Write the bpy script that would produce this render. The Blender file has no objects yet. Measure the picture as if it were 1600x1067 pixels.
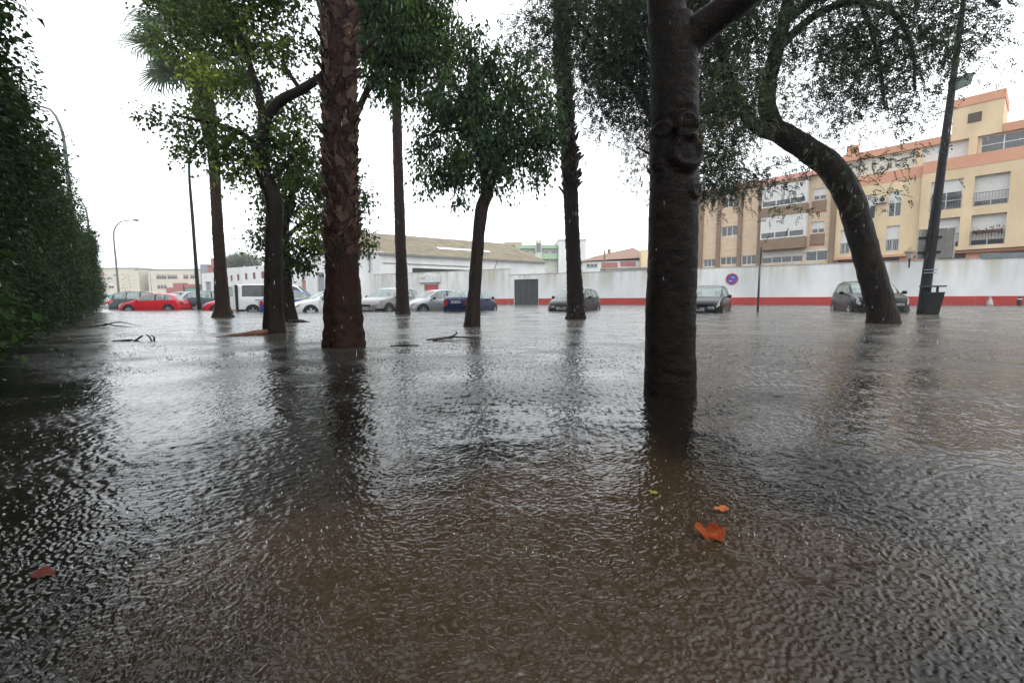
import bpy, math, random
import numpy as np
from math import sin, cos, pi, radians, hypot, atan2, exp, sqrt
from mathutils import Vector, Matrix

HAZE = 0.0007
random.seed(7)
RNG = np.random.default_rng(7)
SC = bpy.context.scene
COL = SC.collection

# ------------------------------------------------------------------ camera
F_PX, CX, CY, CAMZ = 711.0, 800.0, 533.5, 0.68      # measured on the 1600 px wide photograph
PITCH = math.atan(68.8 / F_PX)
ROLL = 0.007
fw = np.array([0, cos(PITCH), -sin(PITCH)])
_u0 = np.array([0, sin(PITCH), cos(PITCH)])
_r0 = np.array([1.0, 0, 0])
rt = _r0 * cos(ROLL) - _u0 * sin(ROLL)
up = _u0 * cos(ROLL) + _r0 * sin(ROLL)
EYE = np.array([0, 0, CAMZ])
cd = bpy.data.cameras.new('camera')
cam = bpy.data.objects.new('camera', cd)
COL.objects.link(cam)
cd.sensor_width = 36.0
cd.lens = F_PX / 1600.0 * 36.0
cd.clip_start = 0.05
cd.clip_end = 3000
M = Matrix(((rt[0], up[0], -fw[0], 0), (rt[1], up[1], -fw[1], 0), (rt[2], up[2], -fw[2], CAMZ), (0, 0, 0, 1)))
cam.matrix_world = M
SC.camera = cam
cd.dof.use_dof = True
cd.dof.focus_distance = 7.0
cd.dof.aperture_fstop = 5.6

# ------------------------------------------------------------------ world: an overcast rain sky
SUN_EL, SUN_AZ = radians(52), radians(150)
world = bpy.data.worlds.new('World')
SC.world = world
world.use_nodes = True
wn, wl = world.node_tree.nodes, world.node_tree.links
wn.clear()
w_out = wn.new('ShaderNodeOutputWorld')
sky = wn.new('ShaderNodeTexSky')
sky.sky_type = 'NISHITA'
sky.sun_disc = False
sky.sun_elevation = SUN_EL
sky.sun_rotation = SUN_AZ
sky.air_density = 1.0
sky.dust_density = 4.0
bg1 = wn.new('ShaderNodeBackground')
bg1.inputs['Strength'].default_value = 0.05
hs = wn.new('ShaderNodeHueSaturation')
hs.inputs['Saturation'].default_value = 0.35
wl.new(sky.outputs[0], hs.inputs['Color'])
wl.new(hs.outputs[0], bg1.inputs['Color'])
# cloud layer: brighter overhead than at the horizon (the standard overcast sky)
tc = wn.new('ShaderNodeTexCoord')
sx = wn.new('ShaderNodeSeparateXYZ')
wl.new(tc.outputs['Generated'], sx.inputs[0])
mr = wn.new('ShaderNodeMapRange')
mr.inputs['From Min'].default_value = 0.0
mr.inputs['From Max'].default_value = 1.0
mr.inputs['To Min'].default_value = 1.22
mr.inputs['To Max'].default_value = 1.50
wl.new(sx.outputs['Z'], mr.inputs['Value'])
nz = wn.new('ShaderNodeTexNoise')
nz.inputs['Scale'].default_value = 2.2
nz.inputs['Detail'].default_value = 4
wl.new(tc.outputs['Generated'], nz.inputs['Vector'])
mr2 = wn.new('ShaderNodeMapRange')
mr2.inputs['To Min'].default_value = 0.93
mr2.inputs['To Max'].default_value = 1.07
wl.new(nz.outputs[0], mr2.inputs['Value'])
mu = wn.new('ShaderNodeMath')
mu.operation = 'MULTIPLY'
wl.new(mr.outputs[0], mu.inputs[0])
wl.new(mr2.outputs[0], mu.inputs[1])
bg2 = wn.new('ShaderNodeBackground')
bg2.inputs['Color'].default_value = (0.93, 0.97, 1.0, 1)
wl.new(mu.outputs[0], bg2.inputs['Strength'])
ad = wn.new('ShaderNodeAddShader')
wl.new(bg1.outputs[0], ad.inputs[0])
wl.new(bg2.outputs[0], ad.inputs[1])
wl.new(ad.outputs[0], w_out.inputs['Surface'])

# ------------------------------------------------------------------ sun behind the cloud
sd = bpy.data.lights.new('sun', 'SUN')
sd.energy = 0.6
sd.angle = radians(40)
sd.color = (1.0, 0.97, 0.93)
sun = bpy.data.objects.new('sun', sd)
COL.objects.link(sun)
sdir = Vector((sin(SUN_AZ) * cos(SUN_EL), cos(SUN_AZ) * cos(SUN_EL), sin(SUN_EL)))
sun.rotation_euler = sdir.to_track_quat('Z', 'Y').to_euler()
sun.location = (0, -10, 40)

# ------------------------------------------------------------------ exposure and render settings
vs = SC.view_settings
vs.view_transform = 'Standard'
vs.look = 'None'
vs.exposure = 0.62
vs.gamma = 1.0
vs.use_curve_mapping = False
SC.render.engine = 'CYCLES'
cy = SC.cycles
cy.use_denoising = True
cy.max_bounces = 8
cy.diffuse_bounces = 3
cy.glossy_bounces = 4
cy.transmission_bounces = 4
cy.transparent_max_bounces = 12
cy.volume_bounces = 1
cy.caustics_reflective = False
cy.caustics_refractive = False
cy.sample_clamp_indirect = 4.0


# ================================================================== helpers
def ray(x, y):
    return fw * F_PX + rt * (x - CX) - up * (y - CY)

def G(x, y, z=0.0):                      # point of the level z seen at a measured spot
    d = ray(x, y)
    return EYE + d * ((z - CAMZ) / d[2])

def P(x, y, Y):                          # point at the distance Y seen at a measured spot
    d = ray(x, y)
    return EYE + d * (Y / d[1])

def new_obj(name, me, mat=None, parent=None, smooth=False):
    o = bpy.data.objects.new(name, me)
    COL.objects.link(o)
    if mat is not None and len(me.materials) == 0:
        me.materials.append(mat)
    if parent is not None:
        o.parent = parent
    if smooth:
        me.polygons.foreach_set('use_smooth', [True] * len(me.polygons))
    return o

def obj(name, V, Fc, mat, parent=None, smooth=False):
    me = bpy.data.meshes.new(name)
    me.from_pydata([tuple(map(float, v)) for v in V], [], Fc)
    me.update()
    return new_obj(name, me, mat, parent, smooth)

def tag(o, label=None, cat=None, group=None, kind=None):
    if label: o['label'] = label
    if cat: o['category'] = cat
    if group: o['group'] = group
    if kind: o['kind'] = kind
    return o

def thing(name, label, cat, loc=(0, 0, 0), rz=0.0, group=None):
    o = bpy.data.objects.new(name, None)
    COL.objects.link(o)
    o.empty_display_size = 0.3
    o.location = tuple(map(float, loc))
    o.rotation_euler = (0, 0, rz)
    return tag(o, label, cat, group)

class MB:
    """collects faces for one mesh"""
    def __init__(s):
        s.V, s.F = [], []
    def add(s, V, Fc):
        n = len(s.V)
        s.V += [tuple(v) for v in V]
        s.F += [tuple(i + n for i in f) for f in Fc]
        return s
    def box(s, x0, x1, y0, y1, z0, z1):
        return s.add([(x0, y0, z0), (x1, y0, z0), (x1, y1, z0), (x0, y1, z0), (x0, y0, z1), (x1, y0, z1), (x1, y1, z1), (x0, y1, z1)],
                     [(0, 3, 2, 1), (4, 5, 6, 7), (0, 1, 5, 4), (1, 2, 6, 5), (2, 3, 7, 6), (3, 0, 4, 7)])
    def tube(s, pts, rad, n=8, cap=True):
        V, Fc = tube(pts, rad, n, cap)
        return s.add(V, Fc)
    def disc(s, c, r, n=20, axis='y', th=0.02):
        """short cylinder centred on c along an axis"""
        V = []
        for k in (-.5, .5):
            for i in range(n):
                a = 2 * pi * i / n
                u, v = r * cos(a), r * sin(a)
                if axis == 'y': V.append((c[0] + u, c[1] + k * th, c[2] + v))
                elif axis == 'x': V.append((c[0] + k * th, c[1] + u, c[2] + v))
                else: V.append((c[0] + u, c[1] + v, c[2] + k * th))
        Fc = [tuple(range(n))[::-1], tuple(range(n, 2 * n))]
        Fc += [(i, (i + 1) % n, n + (i + 1) % n, n + i) for i in range(n)]
        return s.add(V, Fc)
    def build(s, name, mat, parent=None, smooth=False):
        return obj(name, s.V, s.F, mat, parent, smooth)

def tube(pts, rad, n=8, cap=True):
    pts = [np.array(p, float) for p in pts]
    V, Fc = [], []
    t = pts[1] - pts[0]
    t /= np.linalg.norm(t) + 1e-9
    ref = np.array([1.0, 0, 0]) if abs(t[0]) < .8 else np.array([0, 1.0, 0])
    u = ref - t * (ref @ t)
    u /= np.linalg.norm(u)
    m = len(pts)
    for i in range(m):
        if i == 0: t = pts[1] - pts[0]
        elif i == m - 1: t = pts[-1] - pts[-2]
        else: t = pts[i + 1] - pts[i - 1]
        t = t / (np.linalg.norm(t) + 1e-9)
        u = u - t * (u @ t)
        u /= np.linalg.norm(u) + 1e-9
        w = np.cross(t, u)
        for k in range(n):
            a = 2 * pi * k / n
            V.append(pts[i] + rad[i] * (cos(a) * u + sin(a) * w))
    for i in range(m - 1):
        for k in range(n):
            k2 = (k + 1) % n
            Fc.append((i * n + k, i * n + k2, (i + 1) * n + k2, (i + 1) * n + k))
    if cap:
        Fc.append(tuple(range(n))[::-1])
        Fc.append(tuple(range((m - 1) * n, m * n)))
    return V, Fc

def smooth_path(pts, rad, step=0.15):
    """Catmull-Rom through the points, sampled about every step metres"""
    pts = [np.array(p, float) for p in pts]
    Q = [2 * pts[0] - pts[1]] + pts + [2 * pts[-1] - pts[-2]]
    R = [rad[0]] + list(rad) + [rad[-1]]
    op, orad = [], []
    for i in range(1, len(Q) - 2):
        n = max(2, int(np.linalg.norm(Q[i + 1] - Q[i]) / step))
        for k in range(n):
            t = k / n
            a, b, c, d = Q[i - 1], Q[i], Q[i + 1], Q[i + 2]
            op.append(.5 * ((2 * b) + (-a + c) * t + (2 * a - 5 * b + 4 * c - d) * t * t + (-a + 3 * b - 3 * c + d) * t ** 3))
            orad.append(R[i] + (R[i + 1] - R[i]) * (3 * t * t - 2 * t ** 3))
    op.append(pts[-1])
    orad.append(rad[-1])
    return op, orad

def hash3(i, j, k):
    h = (i * 374761393 + j * 668265263 + k * 2147483647 + 12345) & 0xffffffff
    h = ((h ^ (h >> 13)) * 1274126177) & 0xffffffff
    return ((h ^ (h >> 16)) & 0xffff) / 65535.0

def vnoise(p):
    """value noise for an (N,3) array, 0..1"""
    p = np.asarray(p, float)
    i = np.floor(p).astype(np.int64)
    f = p - i
    f = f * f * (3 - 2 * f)
    out = 0
    for dx in (0, 1):
        for dy in (0, 1):
            for dz in (0, 1):
                w = (f[:, 0] if dx else 1 - f[:, 0]) * (f[:, 1] if dy else 1 - f[:, 1]) * (f[:, 2] if dz else 1 - f[:, 2])
                out = out + w * hash3(i[:, 0] + dx, i[:, 1] + dy, i[:, 2] + dz)
    return out

# ================================================================== materials
MATS = {}
ALB = .74        # everything is rain-soaked: wet surfaces are darker than dry ones
def mat(name, c1, c2=None, scale=6.0, rough=0.6, rough2=None, bump=0.0, bscale=None, metallic=0.0, spec=0.2, stretch=(1, 1, 1), detail=5, coat=0.0, lo=.35, hi=.65, coords='Object'):
    if name in MATS: return MATS[name]
    m = bpy.data.materials.new(name)
    m.use_nodes = True
    N, L = m.node_tree.nodes, m.node_tree.links
    b = N['Principled BSDF']
    b.inputs['Roughness'].default_value = rough
    b.inputs['Metallic'].default_value = metallic
    b.inputs['Specular IOR Level'].default_value = spec
    b.inputs['Coat Weight'].default_value = coat
    b.inputs['Coat Roughness'].default_value = 0.05
    if c2 is None:
        c2 = tuple(v * .8 for v in c1)
    c1, c2 = tuple(v * ALB for v in c1), tuple(v * ALB for v in c2)
    t = N.new('ShaderNodeTexCoord')
    mp = N.new('ShaderNodeMapping')
    mp.inputs['Scale'].default_value = stretch
    L.new(t.outputs[coords], mp.inputs['Vector'])
    n = N.new('ShaderNodeTexNoise')
    n.inputs['Scale'].default_value = scale
    n.inputs['Detail'].default_value = detail
    L.new(mp.outputs[0], n.inputs['Vector'])
    r = N.new('ShaderNodeMapRange')
    r.inputs['From Min'].default_value = lo
    r.inputs['From Max'].default_value = hi
    L.new(n.outputs[0], r.inputs['Value'])
    mx = N.new('ShaderNodeMix')
    mx.data_type = 'RGBA'
    mx.inputs['A'].default_value = (*c1, 1)
    mx.inputs['B'].default_value = (*c2, 1)
    L.new(r.outputs[0], mx.inputs['Factor'])
    L.new(mx.outputs['Result'], b.inputs['Base Color'])
    if rough2 is not None:
        rr = N.new('ShaderNodeMapRange')
        rr.inputs['From Min'].default_value = lo
        rr.inputs['From Max'].default_value = hi
        rr.inputs['To Min'].default_value = rough
        rr.inputs['To Max'].default_value = rough2
        L.new(n.outputs[0], rr.inputs['Value'])
        L.new(rr.outputs[0], b.inputs['Roughness'])
    if bump:
        n2 = N.new('ShaderNodeTexNoise')
        n2.inputs['Scale'].default_value = bscale or scale * 3
        n2.inputs['Detail'].default_value = 6
        L.new(mp.outputs[0], n2.inputs['Vector'])
        bp = N.new('ShaderNodeBump')
        bp.inputs['Strength'].default_value = 1.0
        bp.inputs['Distance'].default_value = bump
        L.new(n2.outputs[0], bp.inputs['Height'])
        L.new(bp.outputs[0], b.inputs['Normal'])
    MATS[name] = m
    return m

def nodes_of(m):
    return m.node_tree.nodes, m.node_tree.links

def math_node(N, L, op, a, b=None, c=None):
    n = N.new('ShaderNodeMath')
    n.operation = op
    for i, v in enumerate((a, b, c)):
        if v is None: continue
        if isinstance(v, (int, float)): n.inputs[i].default_value = v
        else: L.new(v, n.inputs[i])
    return n.outputs[0]
# ================================================================== ground, water
def sheet(name, half, z, m, kind):
    o = obj(name, [(-half, -half, z), (half, -half, z), (half, half, z), (-half, half, z)], [(0, 1, 2, 3)], m)
    o['kind'] = kind
    return o
ground = sheet('ground', 305.0, -0.46, mat('asphalt', (.05, .05, .05), (.07, .06, .05), 3, .8, bump=.01), 'structure')
tag(ground, 'flooded asphalt under the muddy water', 'ground')

def water_material():
    m = bpy.data.materials.new('muddy_water')
    m.use_nodes = True
    N, L = nodes_of(m)
    b = N['Principled BSDF']
    b.inputs['IOR'].default_value = 1.333
    b.inputs['Specular IOR Level'].default_value = 0.5
    at = N.new('ShaderNodeAttribute')          # roughness of the chop that is finer than the mesh
    at.attribute_name = 'chop'
    L.new(at.outputs['Fac'], b.inputs['Roughness'])
    t = N.new('ShaderNodeTexCoord')
    pos = t.outputs['Object']
    sep = N.new('ShaderNodeSeparateXYZ')
    L.new(pos, sep.inputs[0])
    mn = lambda op, a, b_=None, c=None: math_node(N, L, op, a, b_, c)
    big = N.new('ShaderNodeTexNoise')
    big.noise_dimensions = '2D'
    big.inputs['Scale'].default_value = 1.1
    big.inputs['Detail'].default_value = 5
    L.new(pos, big.inputs['Vector'])
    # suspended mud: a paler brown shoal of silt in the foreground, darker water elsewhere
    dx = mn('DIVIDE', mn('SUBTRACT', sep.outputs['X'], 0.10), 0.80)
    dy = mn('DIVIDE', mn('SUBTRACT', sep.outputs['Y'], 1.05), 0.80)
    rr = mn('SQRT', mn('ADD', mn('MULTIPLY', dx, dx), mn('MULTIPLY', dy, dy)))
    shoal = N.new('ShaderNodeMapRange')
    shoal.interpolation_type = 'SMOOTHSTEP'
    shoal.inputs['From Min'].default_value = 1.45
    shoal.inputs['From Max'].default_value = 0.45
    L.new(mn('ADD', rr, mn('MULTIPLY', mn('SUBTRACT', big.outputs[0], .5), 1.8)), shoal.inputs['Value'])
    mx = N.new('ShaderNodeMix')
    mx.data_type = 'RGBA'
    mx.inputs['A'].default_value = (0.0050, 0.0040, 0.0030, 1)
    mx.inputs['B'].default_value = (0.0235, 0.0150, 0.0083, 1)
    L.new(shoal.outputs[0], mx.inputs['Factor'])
    # base colour paled with distance, painting in the brighter far reflection
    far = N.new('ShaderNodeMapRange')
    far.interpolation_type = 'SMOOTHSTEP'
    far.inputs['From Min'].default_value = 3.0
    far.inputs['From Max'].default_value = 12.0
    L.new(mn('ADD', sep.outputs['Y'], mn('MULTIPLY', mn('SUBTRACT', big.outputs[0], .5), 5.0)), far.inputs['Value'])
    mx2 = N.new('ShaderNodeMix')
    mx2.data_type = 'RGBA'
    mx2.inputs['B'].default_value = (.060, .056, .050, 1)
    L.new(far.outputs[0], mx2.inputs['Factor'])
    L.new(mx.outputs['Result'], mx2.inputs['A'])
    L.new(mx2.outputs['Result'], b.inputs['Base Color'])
    fine = N.new('ShaderNodeTexNoise')         # capillary ripples finer than the mesh
    fine.noise_dimensions = '2D'
    fine.inputs['Scale'].default_value = 30
    fine.inputs['Detail'].default_value = 2
    fine.inputs['Distortion'].default_value = .6
    mp = N.new('ShaderNodeMapping')
    mp.inputs['Scale'].default_value = (1, 1.5, 1)
    mp.inputs['Rotation'].default_value = (0, 0, .25)
    L.new(pos, mp.inputs['Vector'])
    L.new(mp.outputs[0], fine.inputs['Vector'])
    bp = N.new('ShaderNodeBump')
    bp.inputs['Strength'].default_value = 1.0
    bp.inputs['Distance'].default_value = .0013
    L.new(fine.outputs[0], bp.inputs['Height'])
    # rain pitting: small facets between the mesh waves; its steepness is stored per vertex
    pit = N.new('ShaderNodeAttribute')
    pit.attribute_name = 'pit'
    mp2 = N.new('ShaderNodeMapping')
    mp2.inputs['Scale'].default_value = (1, .30, 1)
    L.new(pos, mp2.inputs['Vector'])
    pn = N.new('ShaderNodeTexNoise')
    pn.noise_dimensions = '2D'
    pn.inputs['Scale'].default_value = 34
    pn.inputs['Detail'].default_value = 2
    pn.inputs['Roughness'].default_value = .6
    L.new(mp2.outputs[0], pn.inputs['Vector'])
    sub = N.new('ShaderNodeVectorMath')
    sub.operation = 'SUBTRACT'
    L.new(pn.outputs['Color'], sub.inputs[0])
    sub.inputs[1].default_value = (.5, .5, .5)
    scl = N.new('ShaderNodeVectorMath')
    scl.operation = 'SCALE'
    L.new(sub.outputs[0], scl.inputs[0])
    L.new(pit.outputs['Fac'], scl.inputs['Scale'])
    addn = N.new('ShaderNodeVectorMath')
    addn.operation = 'ADD'
    L.new(bp.outputs[0], addn.inputs[0])
    L.new(scl.outputs[0], addn.inputs[1])
    nrmz = N.new('ShaderNodeVectorMath')
    nrmz.operation = 'NORMALIZE'
    L.new(addn.outputs[0], nrmz.inputs[0])
    L.new(nrmz.outputs[0], b.inputs['Normal'])
    return m
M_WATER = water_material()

# wave field: wavelets crossing the street, in heights of metres
wr = np.random.default_rng(101)
WAVES = []
for lam, sl, cnt, spread in ((.75, .005, 6, .9), (.36, .005, 9, .8), (.20, .005, 10, .9), (.115, .006, 12, 1.0), (.065, .013, 14, 1.2), (.040, .017, 16, 1.3), (.026, .016, 18, 1.6), (.0165, .013, 20, 2.0)):
    for k in range(cnt):
        l_ = lam * wr.uniform(.75, 1.3)
        a = pi / 2 - .28 + wr.normal(0, spread * .6)
        WAVES.append((2 * pi / l_ * cos(a), 2 * pi / l_ * sin(a), sl * l_ / (2 * pi), wr.uniform(0, 2 * pi), l_, sl))
FAR_CHOP = .23

def water_mesh():
    Yl = [.40]                                   # rows: fine near the camera end, wider with distance
    while Yl[-1] < 27.0:
        y_ = Yl[-1]
        Yl.append(y_ * (1 + .0033 + .0045 * min(1, max(0, (y_ - 2.0) / 4.0))))
    Ys = np.array(Yl)
    nr, nc = len(Ys), 745
    u = np.linspace(-1, 1, nc)
    YY = np.repeat(Ys[:, None], nc, 1)
    XX = u[None, :] * (1.27 * YY + .25)
    cell = np.maximum(np.gradient(Ys), 2 * (1.27 * Ys + .25) / nc)[:, None] * np.ones((1, nc))
    gust = vnoise(np.stack([XX.ravel() * .9, YY.ravel() * .9, np.zeros(XX.size)], 1)).reshape(XX.shape)
    gust2 = vnoise(np.stack([XX.ravel() * 2.3 + 9, YY.ravel() * 2.3, np.ones(XX.size)], 1)).reshape(XX.shape)
    amp = .55 + .9 * gust
    Z = np.zeros_like(XX)
    lost = np.zeros_like(XX)
    wx = XX + .05 * (vnoise(np.stack([XX.ravel() * 4, YY.ravel() * 4, np.full(XX.size, 4.)], 1)).reshape(XX.shape) - .5) * 2
    wy = YY + .05 * (vnoise(np.stack([XX.ravel() * 4 + 30, YY.ravel() * 4, np.full(XX.size, 7.)], 1)).reshape(XX.shape) - .5) * 2
    for kx, ky, a, ph, l_, sl in WAVES:
        w = np.clip((l_ / cell - 2.6) / 2.4, 0, 1)
        am = amp if l_ > .15 else (.10 + 2.6 * gust2 * gust2 + .4 * gust)
        th = kx * wx + ky * wy + ph
        Z += a * w * am * (np.sin(th) + .25 * np.cos(2 * th + 1.0))
        lost += .5 * (sl * am * (.30 if l_ < .08 else 1.0)) ** 2 * (1 - w ** 2)
    # rings where the rain strikes
    def add_rings(count, ymin, ymax, rmax, amp0):
        for _ in range(count):
            y0 = ymin * (ymax / ymin) ** wr.random()
            x0 = wr.uniform(-1, 1) * (1.2 * y0 + .2)
            age = wr.random()
            R = .012 + rmax * age
            A = amp0 * (1.1 - age)
            wd = .0045 + .007 * age + .0012 * y0
            ext = R + 2.5 * wd
            r0 = np.searchsorted(Ys, y0 - ext)
            r1 = np.searchsorted(Ys, y0 + ext)
            if r1 - r0 < 2: continue
            hw = 1.27 * y0 + .25
            c0 = int((max(-1, (x0 - ext) / hw - .02) + 1) / 2 * (nc - 1))
            c1 = int((min(1, (x0 + ext) / hw + .02) + 1) / 2 * (nc - 1)) + 1
            d = np.hypot(XX[r0:r1, c0:c1] - x0, YY[r0:r1, c0:c1] - y0)
            q = (d - R) / wd
            Z[r0:r1, c0:c1] += A * np.exp(-q * q) * np.cos(3.2 * q)
    add_rings(8000, .45, 5.0, .045, .0015)
    add_rings(900, .5, 4.0, .10, .0017)
    add_rings(6500, 2.6, 16.0, .07, .0022)
    fade = np.clip((27.0 - YY) / 6.0, 0, 1)
    Z = Z * fade - .034 * (1 - fade)
    lost = lost * fade + (1 - fade) * (FAR_CHOP ** 4) / 2
    chop = np.clip((2 * (lost + .00002)) ** .25, .055, .5)
    V = np.stack([XX, YY, Z], -1).reshape(-1, 3)
    idx = (np.arange(nr - 1)[:, None] * nc + np.arange(nc - 1)[None, :]).ravel()
    Q = np.stack([idx, idx + 1, idx + nc + 1, idx + nc], 1).astype(np.int32)
    me = bpy.data.meshes.new('water')
    me.vertices.add(len(V))
    me.vertices.foreach_set('co', V.astype(np.float32).ravel())
    me.loops.add(Q.size)
    me.loops.foreach_set('vertex_index', Q.ravel())
    me.polygons.add(len(Q))
    me.polygons.foreach_set('loop_start', np.arange(0, Q.size, 4, dtype=np.int32))
    me.polygons.foreach_set('loop_total', np.full(len(Q), 4, dtype=np.int32))
    me.polygons.foreach_set('use_smooth', np.ones(len(Q), dtype=bool))
    at = me.attributes.new('chop', 'FLOAT', 'POINT')
    at.data.foreach_set('value', chop.astype(np.float32).ravel())
    pitv = np.clip(PIT / YY, 0, .42) * np.clip((YY - 1.2) / 1.6, 0, 1) * (.60 + .9 * gust2)
    at = me.attributes.new('pit', 'FLOAT', 'POINT')
    at.data.foreach_set('value', pitv.astype(np.float32).ravel())
    me.update(calc_edges=True)
    return me
PIT = 2.3
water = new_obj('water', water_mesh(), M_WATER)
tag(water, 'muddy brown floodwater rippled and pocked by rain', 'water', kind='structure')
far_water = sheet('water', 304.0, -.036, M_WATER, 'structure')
a_ = far_water.data.attributes.new('chop', 'FLOAT', 'POINT')
a_.data.foreach_set('value', [FAR_CHOP] * 4)
tag(far_water, 'level floodwater reaching away down the street', 'water')
# ================================================================== buildings
M_WHITE = mat('white_render', (.72, .73, .73), (.60, .61, .60), .5, .75, bump=.004, bscale=20, stretch=(1, 1, .25))
M_WFRAME = mat('white_frame', (.78, .78, .78), None, 3, .4)
M_PANE = mat('window_glass', (.035, .045, .05), (.06, .065, .07), .7, .04, spec=.7)
M_SHUT = mat('roller_blind', (.70, .69, .66), (.62, .61, .58), 1.5, .55, bump=.01, bscale=2, stretch=(.2, .2, 14))
M_DARK = mat('dark_metal', (.03, .033, .036), (.045, .045, .05), 4, .45)
M_GREY = mat('grey_shutter', (.26, .28, .30), (.22, .24, .26), 2, .55, bump=.01, bscale=2, stretch=(.2, .2, 12))
M_RED = mat('red_paint', (.42, .045, .04), (.33, .04, .035), 1.2, .6, bump=.002, bscale=30)
M_YEL = mat('yellow_render', (.76, .595, .385), (.62, .475, .30), .8, .8, bump=.003, bscale=25, stretch=(1, 1, .4))
M_ORA = mat('orange_render', (.66, .34, .22), (.60, .305, .195), .7, .8, bump=.003, bscale=25)
M_BEI = mat('beige_brick', (.70, .53, .38), (.58, .44, .31), 1.1, .8, bump=.004, bscale=18, stretch=(1, 1, 4))
M_BRO = mat('brown_render', (.27, .19, .13), (.235, .165, .11), 1.4, .8, bump=.003, bscale=25)
M_CRE = mat('cream_render', (.66, .62, .51), (.60, .56, .46), .5, .85)
M_TILE = mat('clay_tiles', (.34, .12, .09), (.24, .10, .075), 3, .75, bump=.03, bscale=3, stretch=(3, .4, .4))

def holes_wall(name, s0, s1, z0, z1, holes, m, parent, y=0.0, depth=.18, back=.5):
    """a wall front with true rectangular openings and their reveals, closed behind"""
    ss = sorted({s0, s1, *[min(max(h[0], s0), s1) for h in holes], *[min(max(h[1], s0), s1) for h in holes]})
    zs = sorted({z0, z1, *[min(max(h[2], z0), z1) for h in holes], *[min(max(h[3], z0), z1) for h in holes]})
    mb = MB()
    for a, b in zip(ss, ss[1:]):
        for c, d in zip(zs, zs[1:]):
            mx_, mz = (a + b) / 2, (c + d) / 2
            if any(h[0] < mx_ < h[1] and h[2] < mz < h[3] for h in holes): continue
            mb.add([(a, y, c), (b, y, c), (b, y, d), (a, y, d)], [(0, 1, 2, 3)])
    for h in holes:
        a, b, c, d = h[:4]
        for q in (((a, c), (b, c)), ((b, c), (b, d)), ((b, d), (a, d)), ((a, d), (a, c))):
            (p0, p1) = q
            mb.add([(p0[0], y, p0[1]), (p1[0], y, p1[1]), (p1[0], y + depth, p1[1]), (p0[0], y + depth, p0[1])], [(0, 1, 2, 3)])
    yb = y + back
    mb.add([(s0, y, z0), (s1, y, z0), (s1, y, z1), (s0, y, z1), (s0, yb, z0), (s1, yb, z0), (s1, yb, z1), (s0, yb, z1)],
           [(0, 3, 7, 4), (1, 5, 6, 2), (3, 2, 6, 7), (4, 7, 6, 5)])
    return mb.build(name, m, parent)

def window(parent, s0, s1, z0, z1, y, panes=2, blind=0.0, fm=None, rows=1, fr=.06, name='window', glass=None, blind_mat=None):
    """frame ring with mullions as the part; each pane and the roller blind below it as sub-parts; y is the outer face"""
    mb = MB()
    e = fr
    zt = z1 - (z1 - z0) * blind
    mb.box(s0, s1, y, y + .07, z0, z0 + e)
    mb.box(s0, s1, y, y + .07, z1 - e, z1)
    mb.box(s0, s0 + e, y, y + .07, z0 + e, z1 - e)
    mb.box(s1 - e, s1, y, y + .07, z0 + e, z1 - e)
    w = (s1 - s0 - 2 * e)
    for k in range(1, panes):
        c = s0 + e + w * k / panes
        mb.box(c - e * .5, c + e * .5, y, y + .07, z0 + e, z1 - e)
    f = mb.build(name, fm or M_WFRAME, parent)
    for k in range(panes):
        a = s0 + e + w * k / panes + (e * .5 if k else 0)
        b = s0 + e + w * (k + 1) / panes - (e * .5 if k < panes - 1 else 0)
        zb = z0 + e
        if blind < .99:
            MB().box(a, b, y + .04, y + .055, zb, min(zt, z1 - e)).build('pane', glass or M_PANE, f)
            if rows > 1:
                zz = (zb + zt) / 2
                MB().box(a, b, y + .012, y + .038, zz - e * .4, zz + e * .4).build('glazing_bar', fm or M_WFRAME, f)
        if blind > .01:
            MB().box(a, b, y + .018, y + .038, zt, z1 - e).build('roller_blind', blind_mat or M_SHUT, f)
    return f

def railing(parent, s0, s1, z0, z1, y, n, m=None, name='railing'):
    mb = MB()
    mb.box(s0, s1, y - .02, y + .02, z1 - .05, z1)
    mb.box(s0, s1, y - .015, y + .015, z0 + .02, z0 + .06)
    for k in range(n + 1):
        c = s0 + (s1 - s0) * k / n
        mb.box(c - .012, c + .012, y - .012, y + .012, z0 + .06, z1 - .05)
    return mb.build(name, m or M_DARK, parent)

# ---- street frame: the long boundary wall
W0 = G(841, 475)
WD = np.array([.865, -.5017])
WD /= np.linalg.norm(WD)
W_RZ = atan2(WD[1], WD[0])
WN = np.array([-WD[1], WD[0]])

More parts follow.
